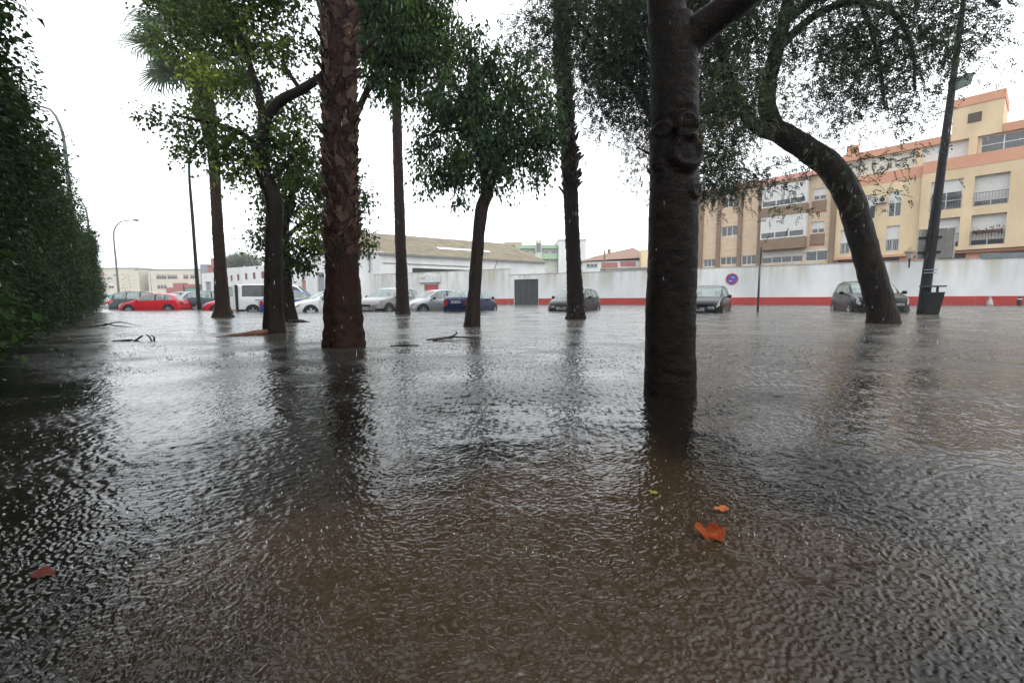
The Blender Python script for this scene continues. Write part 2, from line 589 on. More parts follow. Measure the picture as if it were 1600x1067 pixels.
def wall_material():
    m = mat('weathered_whitewash', (.76, .77, .77), (.50, .52, .53), .45, .85, bump=.006, bscale=12, stretch=(1, 1, .5), lo=.3, hi=.75)
    N, L = nodes_of(m)
    b = N['Principled BSDF']
    src = b.inputs['Base Color'].links[0].from_socket
    t = N.new('ShaderNodeTexCoord')
    mp = N.new('ShaderNodeMapping')
    mp.inputs['Scale'].default_value = (1.1, 1.1, .12)
    L.new(t.outputs['Object'], mp.inputs['Vector'])
    n = N.new('ShaderNodeTexNoise')
    n.inputs['Scale'].default_value = 1.6
    n.inputs['Detail'].default_value = 7
    L.new(mp.outputs[0], n.inputs['Vector'])
    sp = N.new('ShaderNodeSeparateXYZ')
    L.new(t.outputs['Object'], sp.inputs[0])
    g = N.new('ShaderNodeMapRange')           # rain streaks run down from the coping
    g.inputs['From Min'].default_value = .9
    g.inputs['From Max'].default_value = 3.1
    L.new(sp.outputs['Z'], g.inputs['Value'])
    r = N.new('ShaderNodeMapRange')
    r.inputs['From Min'].default_value = .42
    r.inputs['From Max'].default_value = .64
    L.new(n.outputs[0], r.inputs['Value'])
    f = math_node(N, L, 'MULTIPLY', math_node(N, L, 'MULTIPLY', r.outputs[0], g.outputs[0]), .8)
    mx = N.new('ShaderNodeMix')
    mx.data_type = 'RGBA'
    mx.inputs['B'].default_value = (.32, .29, .22, 1)
    L.new(src, mx.inputs['A'])
    L.new(f, mx.inputs['Factor'])
    L.new(mx.outputs['Result'], b.inputs['Base Color'])
    return m
M_WALL = wall_material()
wall = thing('boundary_wall', 'long weathered white boundary wall with a red painted base band', 'wall', (W0[0], W0[1], 0), W_RZ)
holes_wall('wall_panel', -3.38, 62, -.45, 2.97, [(-2.8, 0.0, -.46, 2.5)], M_WALL, wall, 0, .16, .25)
holes_wall('tall_wall_panel', -23.05, -3.40, -.45, 3.62, [(-14.9, -12.74, -.46, 2.29)], M_WALL, wall, 0, .12, .25)
MB().box(-3.40, 32.1, -.03, .28, 2.97, 3.02).box(-23.05, -3.36, -.03, .28, 3.62, 3.67).build('coping', mat('grey_coping', (.42, .42, .40), (.30, .29, .26), 2, .85), wall)
MB().box(32.15, 62, -.06, .34, 2.96, 3.27).build('steel_coping', mat('blue_grey_steel', (.17, .21, .22), (.14, .17, .18), 2, .5), wall)
for a, b in ((-12.5, -2.83), (0.03, 62)):
    MB().box(a, b, -.006, .004, -.44, .55).build('painted_base_band', M_RED, wall)
g = MB().box(-2.8, 0, .10, .15, -.45, 2.5)
for k in range(1, 4):
    g.box(-2.8 + .7 * k - .015, -2.8 + .7 * k + .015, .085, .101, -.45, 2.5)
gate = g.build('garage_gate', mat('charcoal_gate', (.034, .038, .044), (.05, .055, .06), 3, .55, spec=.25), wall)
MB().box(-.5, -.42, .06, .10, 1.0, 1.25).build('handle', M_DARK, gate)
d = MB().box(-14.9, -12.74, .06, .11, -.45, 2.29).build('red_door', mat('red_door_paint', (.50, .05, .06), (.42, .045, .05), 2, .5), wall)
fr_ = MB().box(-14.9, -14.78, .02, .06, -.45, 2.29).box(-12.86, -12.74, .02, .06, -.45, 2.29).box(-14.78, -12.86, .02, .06, 2.17, 2.29)
fr_.build('door_frame', mat('grey_trim', (.3, .3, .31)), d)
MB().box(-3.4, -.9, .25, .9, 3.0, 3.55).build('wall_end_block', M_WHITE, wall)

# ---- sign board on the tall wall
def text_mesh(name, s, size, m, parent, loc, rot=(pi / 2, 0, 0), ext=.004):
    c = bpy.data.curves.new(name, 'FONT')
    c.body = s
    c.size = size
    c.extrude = ext
    o = bpy.data.objects.new(name + '_tmp', c)
    COL.objects.link(o)
    dg = bpy.context.evaluated_depsgraph_get()
    me = bpy.data.meshes.new_from_object(o.evaluated_get(dg))
    me.name = name
    bpy.data.objects.remove(o)
    q = new_obj(name, me, m, parent)
    me.materials.clear()
    me.materials.append(m)
    q.location = loc
    q.rotation_euler = rot
    return q
def wall_point(s, off=0.0):
    q = np.array([W0[0], W0[1]]) + WD * s - WN * off
    return (q[0], q[1], 0)
sg = thing('shop_sign', 'white shop sign board above the red door on the wall', 'sign', wall_point(-15.45, .02), W_RZ)
MB().box(0, 3.0, -.12, 0, 2.50, 3.34).build('board', mat('sign_white', (.70, .71, .72), None, 2, .5), sg)
MB().box(0.05, 3.0, -.13, 0, 2.42, 2.50).build('lower_edge', mat('sign_edge', (.33, .34, .36)), sg)
text_mesh('lettering', 'GAS', .42, mat('sign_ink', (.06, .10, .09)), sg, (.10, -.124, 2.85))
for k, (x, z, r) in enumerate(((1.45, 2.86, .2), (1.85, 2.98, .24), (2.25, 2.84, .22), (2.6, 2.98, .2))):
    mb = MB()
    for i in range(14):
        a0, a1 = 2 * pi * i / 14, 2 * pi * (i + .6) / 14
        mb.add([(x + r * cos(a0), -.124, z + r * sin(a0)), (x + r * cos(a1), -.124, z + r * sin(a1)), (x + (r - .04) * cos(a1), -.124, z + (r - .04) * sin(a1)), (x + (r - .04) * cos(a0), -.124, z + (r - .04) * sin(a0))], [(0, 1, 2, 3)])
    mb.build('printed_ring', mat('sign_grey_ink', (.36, .38, .40)), sg)['kind'] = 'stuff'

# ---- no-parking sign fixed on the wall
ns = thing('no_parking_sign', 'round blue and red no parking sign fixed to the white wall', 'sign', wall_point(17.58, .03), W_RZ)
MB().disc((0, 0, 2.04), .44, 32, 'y', .03).build('plate', mat('sign_blue', (.03, .10, .42), (.05, .13, .46), 3, .35), ns)
mb = MB()
for i in range(32):
    a0, a1 = 2 * pi * i / 32, 2 * pi * (i + 1) / 32
    mb.add([(.45 * cos(a0), -.022, 2.04 + .45 * sin(a0)), (.45 * cos(a1), -.022, 2.04 + .45 * sin(a1)), (.36 * cos(a1), -.022, 2.04 + .36 * sin(a1)), (.36 * cos(a0), -.022, 2.04 + .36 * sin(a0))], [(0, 1, 2, 3)])
M_SRED = mat('sign_red', (.50, .03, .05), None, 3, .35)
mb.build('red_rim', M_SRED, ns)
c45 = cos(pi / 4)
mb = MB().add([((u * .37 - v * .045) * c45, -.026, 2.04 - (u * .37 + v * .045) * c45) for u, v in ((-1, -1), (1, -1), (1, 1), (-1, 1))], [(0, 1, 2, 3)])
mb.build('red_bar', M_SRED, ns)
for a_, b_, c_, d_ in ((-.02, .22, 2.14, 2.19), (-.22, .0, 1.86, 1.91)):
    MB().box(a_, b_, -.027, -.024, c_, d_).build('faded_white_mark', mat('sign_white_mark', (.6, .65, .75)), ns)

# ---- yellow and beige apartment blocks behind the wall
FO = P(1545, 460, 33)
FD = np.array([.651, -.759])
FD /= np.linalg.norm(FD)
F_RZ = atan2(FD[1], FD[0])

def awning_ac(parent, s0, s1, z0, z1, y):
    a = MB().box(s0, s1, y - .32, y, z0, z1).build('air_conditioner', mat('ac_white', (.62, .60, .56), None, 3, .5), parent)
    MB().disc(((s0 + s1) / 2 + .08, y - .325, (z0 + z1) / 2), (z1 - z0) * .4, 18, 'y', .02).build('fan_grille', M_DARK, a)
    return a

yb = thing('apartment_building', 'yellow apartment building with orange parapets and a square stair tower', 'building', (FO[0], FO[1], 0), F_RZ)
YP = -.28      # the right hand bay stands forward
h_right = []
for s in (-3.55, -1.22, 2.0, 4.3):
    w_ = 1.75
    h_right += [(s, s + w_, 6.98, 9.12), (s, s + w_, 4.2, 6.36)]
holes_wall('bay_wall', -4.1, 7.5, 3.92, 9.85, h_right, M_YEL, yb, YP, .42, 9)
h_left = [(-6.1, -5.26, 6.9, 8.9), (-6.1, -5.26, 4.2, 6.2), (-7.75, -6.9, 6.9, 8.9), (-9.2, -8.5, 4.2, 6.2)]
holes_wall('wall', -9.60, -4.12, 3.92, 9.7, h_left, M_YEL, yb, 0, .2, 9)
for (s, e, z0, z1) in h_right:
    up_ = z0 > 6
    left = s < -2
    window(yb, s, e, z0, z1, YP + (.12 if left and up_ else .30), 2, .42 if (left and up_) else .82, rows=2 if left and up_ else 1)
    railing(yb, s + .01, e - .01, z0, z0 + (.95 if not left else .98), YP + .03, 11, mat('grey_railing', (.16, .16, .16)) if up_ else M_DARK)
for (s, e, z0, z1) in h_left:
    window(yb, s, e, z0, z1, .10, 2, .45 if z0 > 6 else .55)
    if z0 < 6: railing(yb, s + .01, e - .01, z0, z0 + .95, .03, 7, mat('white_railing', (.6, .6, .58)))
awning_ac(yb, -6.86, -6.2, 8.1, 8.55, 0)
MB().box(-1.1, .4, YP - .05, YP + .02, 5.0, 5.25).build('planter', mat('plant_pot', (.12, .05, .04)), yb)
pts_ = MB()
for k in range(70):
    s_, z_ = random.uniform(-1.15, .45), random.uniform(4.95, 5.5)
    q = [(s_ + random.uniform(-.1, .1), YP - random.uniform(.02, .2), z_ + random.uniform(-.16, .1)) for _ in range(3)]
    pts_.add(q, [(0, 1, 2)])
pts_.build('balcony_plant', mat('dry_plant', (.11, .05, .045), (.07, .04, .03), 9, .8), yb)
MB().box(-4.1, 7.5, YP - .02, .6, 9.853, 10.70).build('lower_parapet', M_ORA, yb)
MB().box(-9.60, -4.103, -.02, .6, 9.703, 10.55).build('side_parapet', M_ORA, yb)
# top storey, set back behind the parapet
ph = [(-1.15, 3.4, 10.72, 12.0), (-4.3, -1.75, 10.75, 11.98), (-9.0, -4.75, 10.7, 11.92)]
holes_wall('top_storey_wall', -9.5, 7.5, 10.4, 12.05, ph, M_YEL, yb, .62, .2, 8)
window(yb, *ph[0], .70, 4, 0, rows=2)
window(yb, *ph[1], .70, 3, .98)
window(yb, *ph[2], .70, 4, .96, blind_mat=mat('cream_blind', (.66, .63, .54), None, 2, .6))
MB().box(-9.55, -2.76, .45, 8.6, 12.053, 12.60).build('upper_parapet', M_ORA, yb)
MB().box(-.1, 7.5, .45, 8.6, 12.053, 12.63).build('roof_parapet', M_ORA, yb)
MB().box(-1.75, -1.3, .3, .62, 10.72, 12.02).build('pillar', M_YEL, yb)
tw = MB().box(-2.74, -.12, .40, 4.4, 12.053, 14.38).build('stair_tower', M_YEL, yb)
MB().box(-2.78, -.08, .36, 4.44, 14.383, 15.0).build('tower_parapet', M_ORA, tw)
MB().box(-1.92, -1.2, .38, .395, 13.1, 13.78).build('louvre', mat('brown_louvre', (.10, .075, .06), None, 3, .6, bump=.02, bscale=2, stretch=(.1, .1, 14)), tw)
MB().box(-9.3, -8.55, .6, 1.4, 12.603, 13.35).build('chimney', M_ORA, yb)
# street level in orange with dark openings
MB().box(-9.6, 7.5, .25, 9, -.42, 3.9).build('base_storey', M_ORA, yb)
for a, b, z0, z1 in ((-9.3, -5.2, .2, 3.75), (-2.9, -1.4, .2, 3.7), (.3, 2.4, .2, 3.6)):
    MB().box(a, b, .18, .24, z0, z1).build('garage_opening', mat('brown_shade', (.06, .04, .035), (.09, .055, .045), 2, .8), yb)
MB().box(-9.62, 7.5, -.06, .24, 3.72, 3.918).build('string_course', M_ORA, yb)

bb = thing('apartment_building', 'beige apartment building with brown pilasters and glazed white bay balconies', 'building', (FO[0], FO[1], 0), F_RZ)
hb = [(-19.58, -17.9, 6.74, 7.73), (-19.58, -17.9, 9.59, 10.57), (-19.58, -17.9, 3.85, 4.63), (-21.38, -20.07, 3.75, 4.55), (-17.44, -16.02, 3.75, 4.66),
      (-15.55, -12.0, 3.74, 4.6), (-11.8, -10.06, 3.74, 4.6), (-11.44, -10.43, 9.07, 10.1), (-11.44, -10.43, 6.17, 7.2), (-23.6, -22.15, 6.0, 7.9), (-23.6, -22.15, 3.75, 4.6)]
holes_wall('wall', -24, -9.63, -.42, 11.25, hb, M_BEI, bb, 0, .2, 10)
for h in hb:
    if h[0] == -15.55: window(bb, *h, .06, 4, .35)
    elif h[0] == -11.44: window(bb, *h, .08, 2, .62)
    elif h[0] == -23.6: window(bb, *h, .05, 2, .5)
    else: window(bb, *h, .08, 3 if h[0] < -12 else 2, 0)
for a, b in ((-22.05, -21.5), (-20.03, -19.62), (-17.87, -17.48), (-15.98, -15.6), (-10.02, -9.64)):
    MB().box(a, b, -.16, -.003, -.42, 11.2).build('pilaster', M_BRO, bb)
for z0, zs, z1 in ((4.98, 5.98, 8.0), (8.03, 8.9, 10.83)):
    MB().box(-15.5, -11.74, -.75, -.003, z0, zs).build('bay_parapet', M_BRO, bb)
    f = window(bb, -15.48, -11.76, zs + .003, z1, -.73, 3, .72, fr=.09, name='bay_window')
    MB().box(-15.48, -11.76, -.655, -.003, z1 - .12, z1 - .002).box(-15.47, -15.41, -.655, -.003, zs + .003, z1 - .122).box(-11.83, -11.77, -.655, -.003, zs + .003, z1 - .122).build('bay_side', M_WFRAME, f)
MB().box(-15.5, -11.74, -.75, -.003, 10.86, 11.2).build('bay_roof', M_BRO, bb)
for z0, z1 in ((8.1, 9.04), (5.2, 6.14)):
    MB().box(-11.5, -10.38, -.03, -.002, z0, z1).build('spandrel', M_BRO, bb)
    MB().box(-11.52, -10.36, -.06, -.002, z0 - .07, z0 - .002).build('sill', M_RED, bb)
rf = MB().add([(-24.2, -.35, 11.26), (-9.7, -.35, 11.26), (-9.7, 4.2, 12.75), (-24.2, 4.2, 12.75), (-24.2, 8.8, 11.26), (-9.7, 8.8, 11.26)], [(0, 1, 2, 3), (3, 2, 5, 4), (0, 3, 4), (1, 5, 2)])
rf.build('tiled_roof', M_TILE, bb)
MB().box(-15.57, -10.04, -.02, -.003, 4.62, 4.72).build('white_band', M_WFRAME, bb)

# ---- white street buildings further left along the wall line
wb = thing('white_building', 'white street building with grey roller shutters beside the warehouse', 'building', (W0[0], W0[1], 0), W_RZ)
holes_wall('wall', -44.4, -23.08, -.45, 6.6, [(-41.4, -39.4, -.46, 4.45), (-37.4, -36.45, -.46, 3.3), (-34.0, -32.5, -.46, 4.2), (-26.25, -25.6, 1.8, 3.6)], M_WHITE, wb, 0, .3, 12)
for a, b, t_ in ((-41.4, -39.4, 4.45), (-34.0, -32.5, 4.2)):
    MB().box(a, b, .2, .26, -.45, t_).build('roller_shutter', M_GREY, wb)
MB().box(-37.4, -36.45, .2, .26, -.45, 3.3).build('door', mat('faded_red_door', (.40, .16, .13), (.45, .22, .18), 3, .6), wb)
window(wb, -26.25, -25.6, 1.8, 3.6, .1, 2, 0, fm=M_RED, rows=2)
MB().tube([(-23.6, -.08, 6.4), (-23.6, -.08, 4.2), (-24.4, -.08, 3.6), (-24.4, -.08, 1.2)], [.06] * 4, 8).build('drain_pipe', mat('grey_pipe', (.25, .25, .25)), wb)

w2 = thing('white_building', 'white two storey building with a row of small red shuttered windows', 'building', (W0[0], W0[1], 0), W_RZ)
h2 = [(-55.3, -54.7, 3.6, 4.5), (-53.4, -52.75, 3.65, 4.6), (-51.2, -50.55, 3.7, 4.7), (-49.1, -48.4, 3.75, 4.75), (-46.9, -46.2, 3.8, 4.8), (-60.4, -59.95, 3.2, 4.05)]
holes_wall('wall', -58.2, -44.45, -.45, 5.7, [h for h in h2 if h[0] > -58], M_WHITE, w2, 0, .2, 14)
holes_wall('wing_wall', -64.0, -58.25, -.45, 5.1, [h2[-1], (-63.0, -61.3, -.46, 3.65)], M_WHITE, w2, 0, .2, 14)
for h in h2:
    mb = MB().box(h[0], h[1], .06, .12, h[2], h[3])
    q = mb.build('shutter', mat('maroon_shutter', (.24, .07, .07), (.20, .06, .06), 3, .6), w2)
    MB().box((h[0] + h[1]) / 2 - .02, (h[0] + h[1]) / 2 + .02, .045, .06, h[2], h[3]).build('meeting_rail', M_DARK, q)
MB().box(-63.0, -61.3, .15, .2, -.45, 3.65).build('garage_shutter', M_GREY, w2)

# ---- warehouse with the ochre corrugated roof
wh = thing('warehouse', 'white warehouse with an ochre corrugated roof and a pale skylight strip', 'warehouse', (-17.9, 58, 0), atan2(.6, .8))
holes_wall('wall', -1.5, 29.2, -.45, 6.35, [(5.8, 14.6, 3.6, 4.68)], M_WHITE, wh, 0, .3, 21)
MB().box(5.8, 14.6, .22, .28, 3.6, 4.68).build('strip_window', mat('dark_strip', (.035, .035, .035), None, 3, .5), wh)
MB().add([(29.2, .002, 6.35), (29.2, 21, 6.35), (29.2, 10.5, 10.2)], [(0, 1, 2)]).build('gable', M_WHITE, wh)
V, Fc = [], []
n = 330
for i in range(n + 1):
    s_ = -1.7 + 31.2 * i / n
    dz = .05 * (1 if i % 2 else -1)
    for (y_, z_) in ((-.35, 6.40), (3.3, 7.75), (7.0, 9.1), (10.5, 10.35), (21.3, 6.4)):
        V.append((s_, y_, z_ + dz))
for i in range(n):
    for k in range(4):
        Fc.append((i * 5 + k, (i + 1) * 5 + k, (i + 1) * 5 + k + 1, i * 5 + k + 1))
obj('corrugated_roof', V, Fc, mat('lichen_roof', (.32, .27, .185), (.20, .18, .135), .9, .85, detail=8), wh)
k0, k1 = (8.0 - 6.40) / 3.7 * 10, 0
MB().add([(11.6, 3.2, 7.80), (20.8, 3.2, 7.80), (20.8, 4.2, 8.17), (11.6, 4.2, 8.17)], [(0, 1, 2, 3)]).build('skylight_strip', mat('fibreglass', (.72, .74, .72), None, 2, .4), wh)
MB().box(-1.7, 29.5, -.46, -.36, 6.22, 6.36).build('gutter', mat('grey_pipe', (.25, .25, .25)), wh)
MB().tube([(1.2, -.07, 5.2), (14.6, -.07, 5.18)], [.05, .05], 6).build('pipe', mat('grey_pipe', (.25, .25, .25)), wh)
MB().tube([(19.6, -.08, 6.2), (19.6, -.08, 5.8), (19.2, -.08, 5.4), (19.2, -.08, 3.0)], [.06] * 4, 6).build('down_pipe', mat('grey_pipe', (.25, .25, .25)), wh)

# ---- distant buildings
fb = thing('cream_building', 'cream block with a scatter of small square holes beyond the parked cars', 'building', (-104, 115, 0), 0)
MB().box(0, 10.7, 0, 14, -.42, 8.5).build('wall', M_CRE, fb)
MB().box(-.1, 10.8, -.1, 14.1, 8.503, 8.75).build('roof_edge', mat('grey_trim', (.3, .3, .31)), fb)
for k, (x, z) in enumerate(((6.6, 7.0), (7.5, 6.6), (8.3, 6.6), (7.0, 6.1), (7.9, 6.0), (6.5, 5.7), (8.2, 5.5), (8.1, 4.5), (6.6, 4.3), (8.4, 3.8), (6.4, 3.6), (7.4, 3.6), (7.0, 2.9), (8.0, 2.9))):
    MB().box(x, x + .22, -.012, -.002, z, z + .22).build('wall_hole', M_DARK, fb)
window(fb, 3.3, 4.2, 5.8, 6.5, -.07, 1, 0, glass=mat('teal_glass', (.25, .42, .42), None, 2, .2))
window(fb, 2.9, 4.3, 3.6, 4.9, -.07, 2, .5)
window(fb, 4.5, 5.2, 6.7, 7.1, -.07, 1, 0)
fb2 = thing('cream_building', 'long cream building with two rows of wide windows behind the red car', 'building', (-91, 115, 0), 0)
MB().box(0, 17, 0, 14, -.42, 8.1).build('wall', M_CRE, fb2)
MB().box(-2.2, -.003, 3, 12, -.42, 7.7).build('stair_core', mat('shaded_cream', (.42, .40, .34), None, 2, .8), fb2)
MB().box(-.1, 17.1, -.1, 14.1, 8.103, 8.35).build('roof_edge', mat('grey_trim', (.3, .3, .31)), fb2)
for a, b in ((2.1, 4.6), (4.9, 7.3), (8.9, 10.1), (10.6, 12.6)):
    window(fb2, a, b, 5.9, 6.95, -.07, 4, .4, fm=mat('grey_trim', (.3, .3, .31)), blind_mat=mat('mauve_blind', (.42, .38, .40)))
window(fb2, 2.1, 4.6, 3.4, 4.6, -.07, 3, .4, blind_mat=mat('mauve_blind', (.42, .38, .40)))
MB().box(5.4, 7.4, -1.5, -.003, -.42, 3.7).box(7.403, 9.8, -1.8, -.003, -.42, 4.8).box(10, 13.2, -1.6, -.003, 3.7, 4.5).build('brick_porch', mat('faded_brick', (.40, .15, .14), (.34, .13, .12), 2, .8), fb2)
MB().box(10, 13.2, -1.4, -.003, -.42, 3.69).build('shop_front', mat('green_shop', (.20, .34, .30), None, 2, .3), fb2)
rh = thing('brick_house', 'reddish rooftop house rising behind the white building at left', 'house', (-74, 112, 0), 0)
MB().box(0, 3.4, 0, 6, -.42, 8.6).build('wall', mat('faded_brick', (.40, .15, .14)), rh)
MB().box(1.2, 3.9, -.5, 5, 8.603, 10.6).build('upper_room', mat('pink_brick', (.44, .20, .18), None, 2, .8), rh)
MB().box(-1.8, -.003, 0, 6, -.42, 9.2).build('grey_block', mat('grey_block', (.30, .31, .33), None, 2, .8), rh)

gb = thing('green_building', 'far white apartment block with green balcony bands', 'building', (0, 130, 0), 0)
MB().box(-1, 13.0, 0, 12, -.42, 15.2).build('wall', mat('pale_green_render', (.56, .58, .50), None, 1, .8), gb)
M_GRN = mat('green_band', (.30, .48, .28), (.33, .50, .30), 2, .7)  # green paled, so distance haze is mixed into its colour
MB().box(1.0, 13.0, -1.0, -.003, 14.2, 15.2).build('balcony_band', M_GRN, gb)
MB().box(1.0, 13.0, -1.0, -.003, 11.3, 12.7).build('balcony_band', M_GRN, gb)
MB().box(6.7, 8.5, -1.3, -1.003, 11, 16.4).build('stair_column', mat('pale_green_render', (.56, .58, .50)), gb)
MB().box(-2, 3, -1, 8, 15.203, 16.0).build('roof_room', mat('buff_render', (.5, .4, .28)), gb)
window(gb, 7.0, 8.2, 13.2, 15.6, -1.38, 3, 0, fm=mat('grey_trim', (.3, .3, .31)))
for x in (3.4, 9.4, 11.2): window(gb, x, x + 1.1, 12.9, 14.0, -.08, 2, .4)
wt = thing('white_tower_block', 'tall blank white block behind the second palm from the right', 'building', (13.1, 128, 0), 0)
MB().box(0, 7.6, 0, 12, -.42, 16.2).build('wall', M_WHITE, wt)
MB().box(-.1, 7.7, -.1, 12.1, 16.203, 16.5).build('roof_edge', mat('grey_trim', (.3, .3, .31)), wt)
window(wt, 3, 4, 12, 13.4, -.08, 2, .3)

th = thing('tiled_house', 'low house with brown tiled hip roof peeping over the wall', 'house', (11.6, 75, 0), -.12)
MB().box(0, 10.4, 0, 9, -.42, 6.4).build('wall', M_WHITE, th)
MB().add([(-.4, -.4, 6.42), (10.8, -.4, 6.9), (10.8, 9.4, 6.9), (-.4, 9.4, 6.42), (2.0, 3.5, 7.5), (8.6, 4.2, 8.9)], [(0, 1, 5, 4), (1, 2, 5), (2, 3, 4, 5), (3, 0, 4)]).build('hip_roof', mat('brown_tiles', (.24, .15, .12), (.30, .19, .15), 3, .8, bump=.02, bscale=2, stretch=(3, 1, 1)), th)
MB().box(4.2, 4.7, 2.6, 3.1, 7.2, 8.6).build('chimney', M_BRO, th)
MB().box(3.0, 5.6, -.04, -.002, 5.3, 6.15).box(6.0, 8.4, -.04, -.002, 5.5, 6.3).build('brick_panel', mat('faded_brick', (.40, .15, .14)), th)
MB().box(9.0, 11.6, -2, -.003, -.42, 7.9).build('yellow_room', M_YEL, th)
window(th, .6, 2.4, 5.4, 6.2, -.08, 3, .3)
sh = thing('flat_roof_shed', 'low white flat roofed shed just behind the long wall', 'building', (13.3, 68, 0), W_RZ + .3)
MB().box(0, 14, 0, 8, -.42, 4.7).build('wall', M_WHITE, sh)
MB().box(-.2, 14.2, -.25, 8.2, 4.703, 4.9).build('roof_slab', mat('grey_coping', (.42, .42, .40)), sh)
MB().box(.3, .55, -.3, -.05, 3, 7.4).build('chimney_stack', M_BRO, sh)
def antenna(x, y, z, h, label):
    t_ = thing('tv_antenna', label, 'antenna', (x, y, z), random.uniform(0, 3), 'rooftop television antennas')
    MB().tube([(0, 0, 0), (0, 0, h)], [.03, .025], 5).build('mast', M_DARK, t_)
    mb = MB().tube([(-.7, 0, h - .1), (.7, 0, h - .1)], [.02, .02], 4)
    for k in range(6):
        mb.tube([(-.6 + .24 * k, -.4, h - .1), (-.6 + .24 * k, .4, h - .1)], [.012, .012], 4)
    mb.build('yagi_bars', M_DARK, t_)
antenna(6.0, 133, 16.0, 3.2, 'thin television antenna above the green banded block')
antenna(2.0, 133, 16.0, 4.5, 'tall television antenna left of the green banded block')
antenna(18.4, 131, 16.5, 3.2, 'television antenna on the blank white block')
antenna(-9.5, 82, 8.6, 5.2, 'tall thin antenna rising behind the warehouse ridge')
antenna(18.0, 79, 8.2, 6.5, 'tall antenna mast behind the tiled house roof')
# ================================================================== vegetation
def fast_mesh(name, V, T, var=None):
    """mesh from an (N,3) vertex array and an (M,3) triangle array, with a per-vertex tint value"""
    me = bpy.data.meshes.new(name)
    V = np.ascontiguousarray(V, dtype=np.float32)
    T = np.ascontiguousarray(T, dtype=np.int32)
    me.vertices.add(len(V))
    me.vertices.foreach_set('co', V.ravel())
    me.loops.add(T.size)
    me.loops.foreach_set('vertex_index', T.ravel())
    me.polygons.add(len(T))
    me.polygons.foreach_set('loop_start', np.arange(0, T.size, 3, dtype=np.int32))
    me.polygons.foreach_set('loop_total', np.full(len(T), 3, dtype=np.int32))
    if var is not None:
        a = me.attributes.new('tint', 'FLOAT', 'POINT')
        a.data.foreach_set('value', np.ascontiguousarray(var, dtype=np.float32))
    me.update(calc_edges=True)
    me.validate()
    return me

def unit(a):
    return a / (np.linalg.norm(a, axis=1, keepdims=True) + 1e-9)

def leaf_arrays(pos, tip, nrm, ln, wd, var, fold=.22):
    """two-triangle leaves folded along the midrib"""
    n = len(pos)
    tip = unit(tip)
    side = unit(np.cross(tip, nrm))
    nn = np.cross(side, tip)
    ln, wd = ln[:, None], wd[:, None]
    b = pos
    t = pos + tip * ln - nn * ln * .12
    m = pos + tip * ln * .45
    l = m + side * wd * .5 + nn * wd * fold
    r = m - side * wd * .5 + nn * wd * fold
    V = np.stack([b, l, t, r], 1).reshape(-1, 3)
    i = np.arange(n)[:, None] * 4
    T = np.concatenate([i + np.array([[0, 2, 1]]), i + np.array([[0, 3, 2]])], 1).reshape(-1, 3)
    return V, T, np.repeat(var, 4)

LEAFK = 1.35
def leaf_material(name, dark, light, odd, rough=.38, transl=.38):
    m = bpy.data.materials.new(name)
    m.use_nodes = True
    N, L = nodes_of(m)
    b = N['Principled BSDF']
    out = N['Material Output']
    at = N.new('ShaderNodeAttribute')
    at.attribute_name = 'tint'
    cr = N.new('ShaderNodeValToRGB')
    cr.color_ramp.elements[0].position = 0.0
    dark, light, odd = (tuple(v * LEAFK for v in q) for q in (dark, light, odd))
    cr.color_ramp.elements[0].color = (*dark, 1)
    cr.color_ramp.elements[1].position = 1.0
    cr.color_ramp.elements[1].color = (*odd, 1)
    e = cr.color_ramp.elements.new(.72)
    e.color = (*light, 1)
    L.new(at.outputs['Fac'], cr.inputs[0])
    L.new(cr.outputs[0], b.inputs['Base Color'])
    b.inputs['Roughness'].default_value = rough
    b.inputs['Specular IOR Level'].default_value = .10
    tr = N.new('ShaderNodeBsdfTranslucent')
    L.new(cr.outputs[0], tr.inputs[0])
    mx = N.new('ShaderNodeMixShader')
    mx.inputs[0].default_value = transl
    L.new(b.outputs[0], mx.inputs[1])
    L.new(tr.outputs[0], mx.inputs[2])
    L.new(mx.outputs[0], out.inputs['Surface'])
    return m
LEAF_BROAD = leaf_material('broad_leaves', (.018, .042, .013), (.052, .100, .026), (.14, .18, .03))
LEAF_LIME = leaf_material('yellow_green_leaves', (.022, .044, .012), (.075, .115, .022), (.20, .23, .03))
LEAF_DARK = leaf_material('dark_leaves', (.014, .032, .013), (.036, .070, .024), (.080, .115, .03))
LEAF_FINE = leaf_material('fine_leaves', (.016, .029, .016), (.036, .056, .025), (.085, .075, .035))
LEAF_BROWN = leaf_material('seedy_leaves', (.034, .028, .018), (.060, .046, .028), (.085, .058, .036))
LEAF_HEDGE = leaf_material('hedge_leaves', (.009, .021, .006), (.028, .056, .012), (.075, .11, .025), rough=.4)
LEAF_FAR = leaf_material('hazy_leaves', (.06, .08, .045), (.10, .12, .07), (.12, .13, .08))

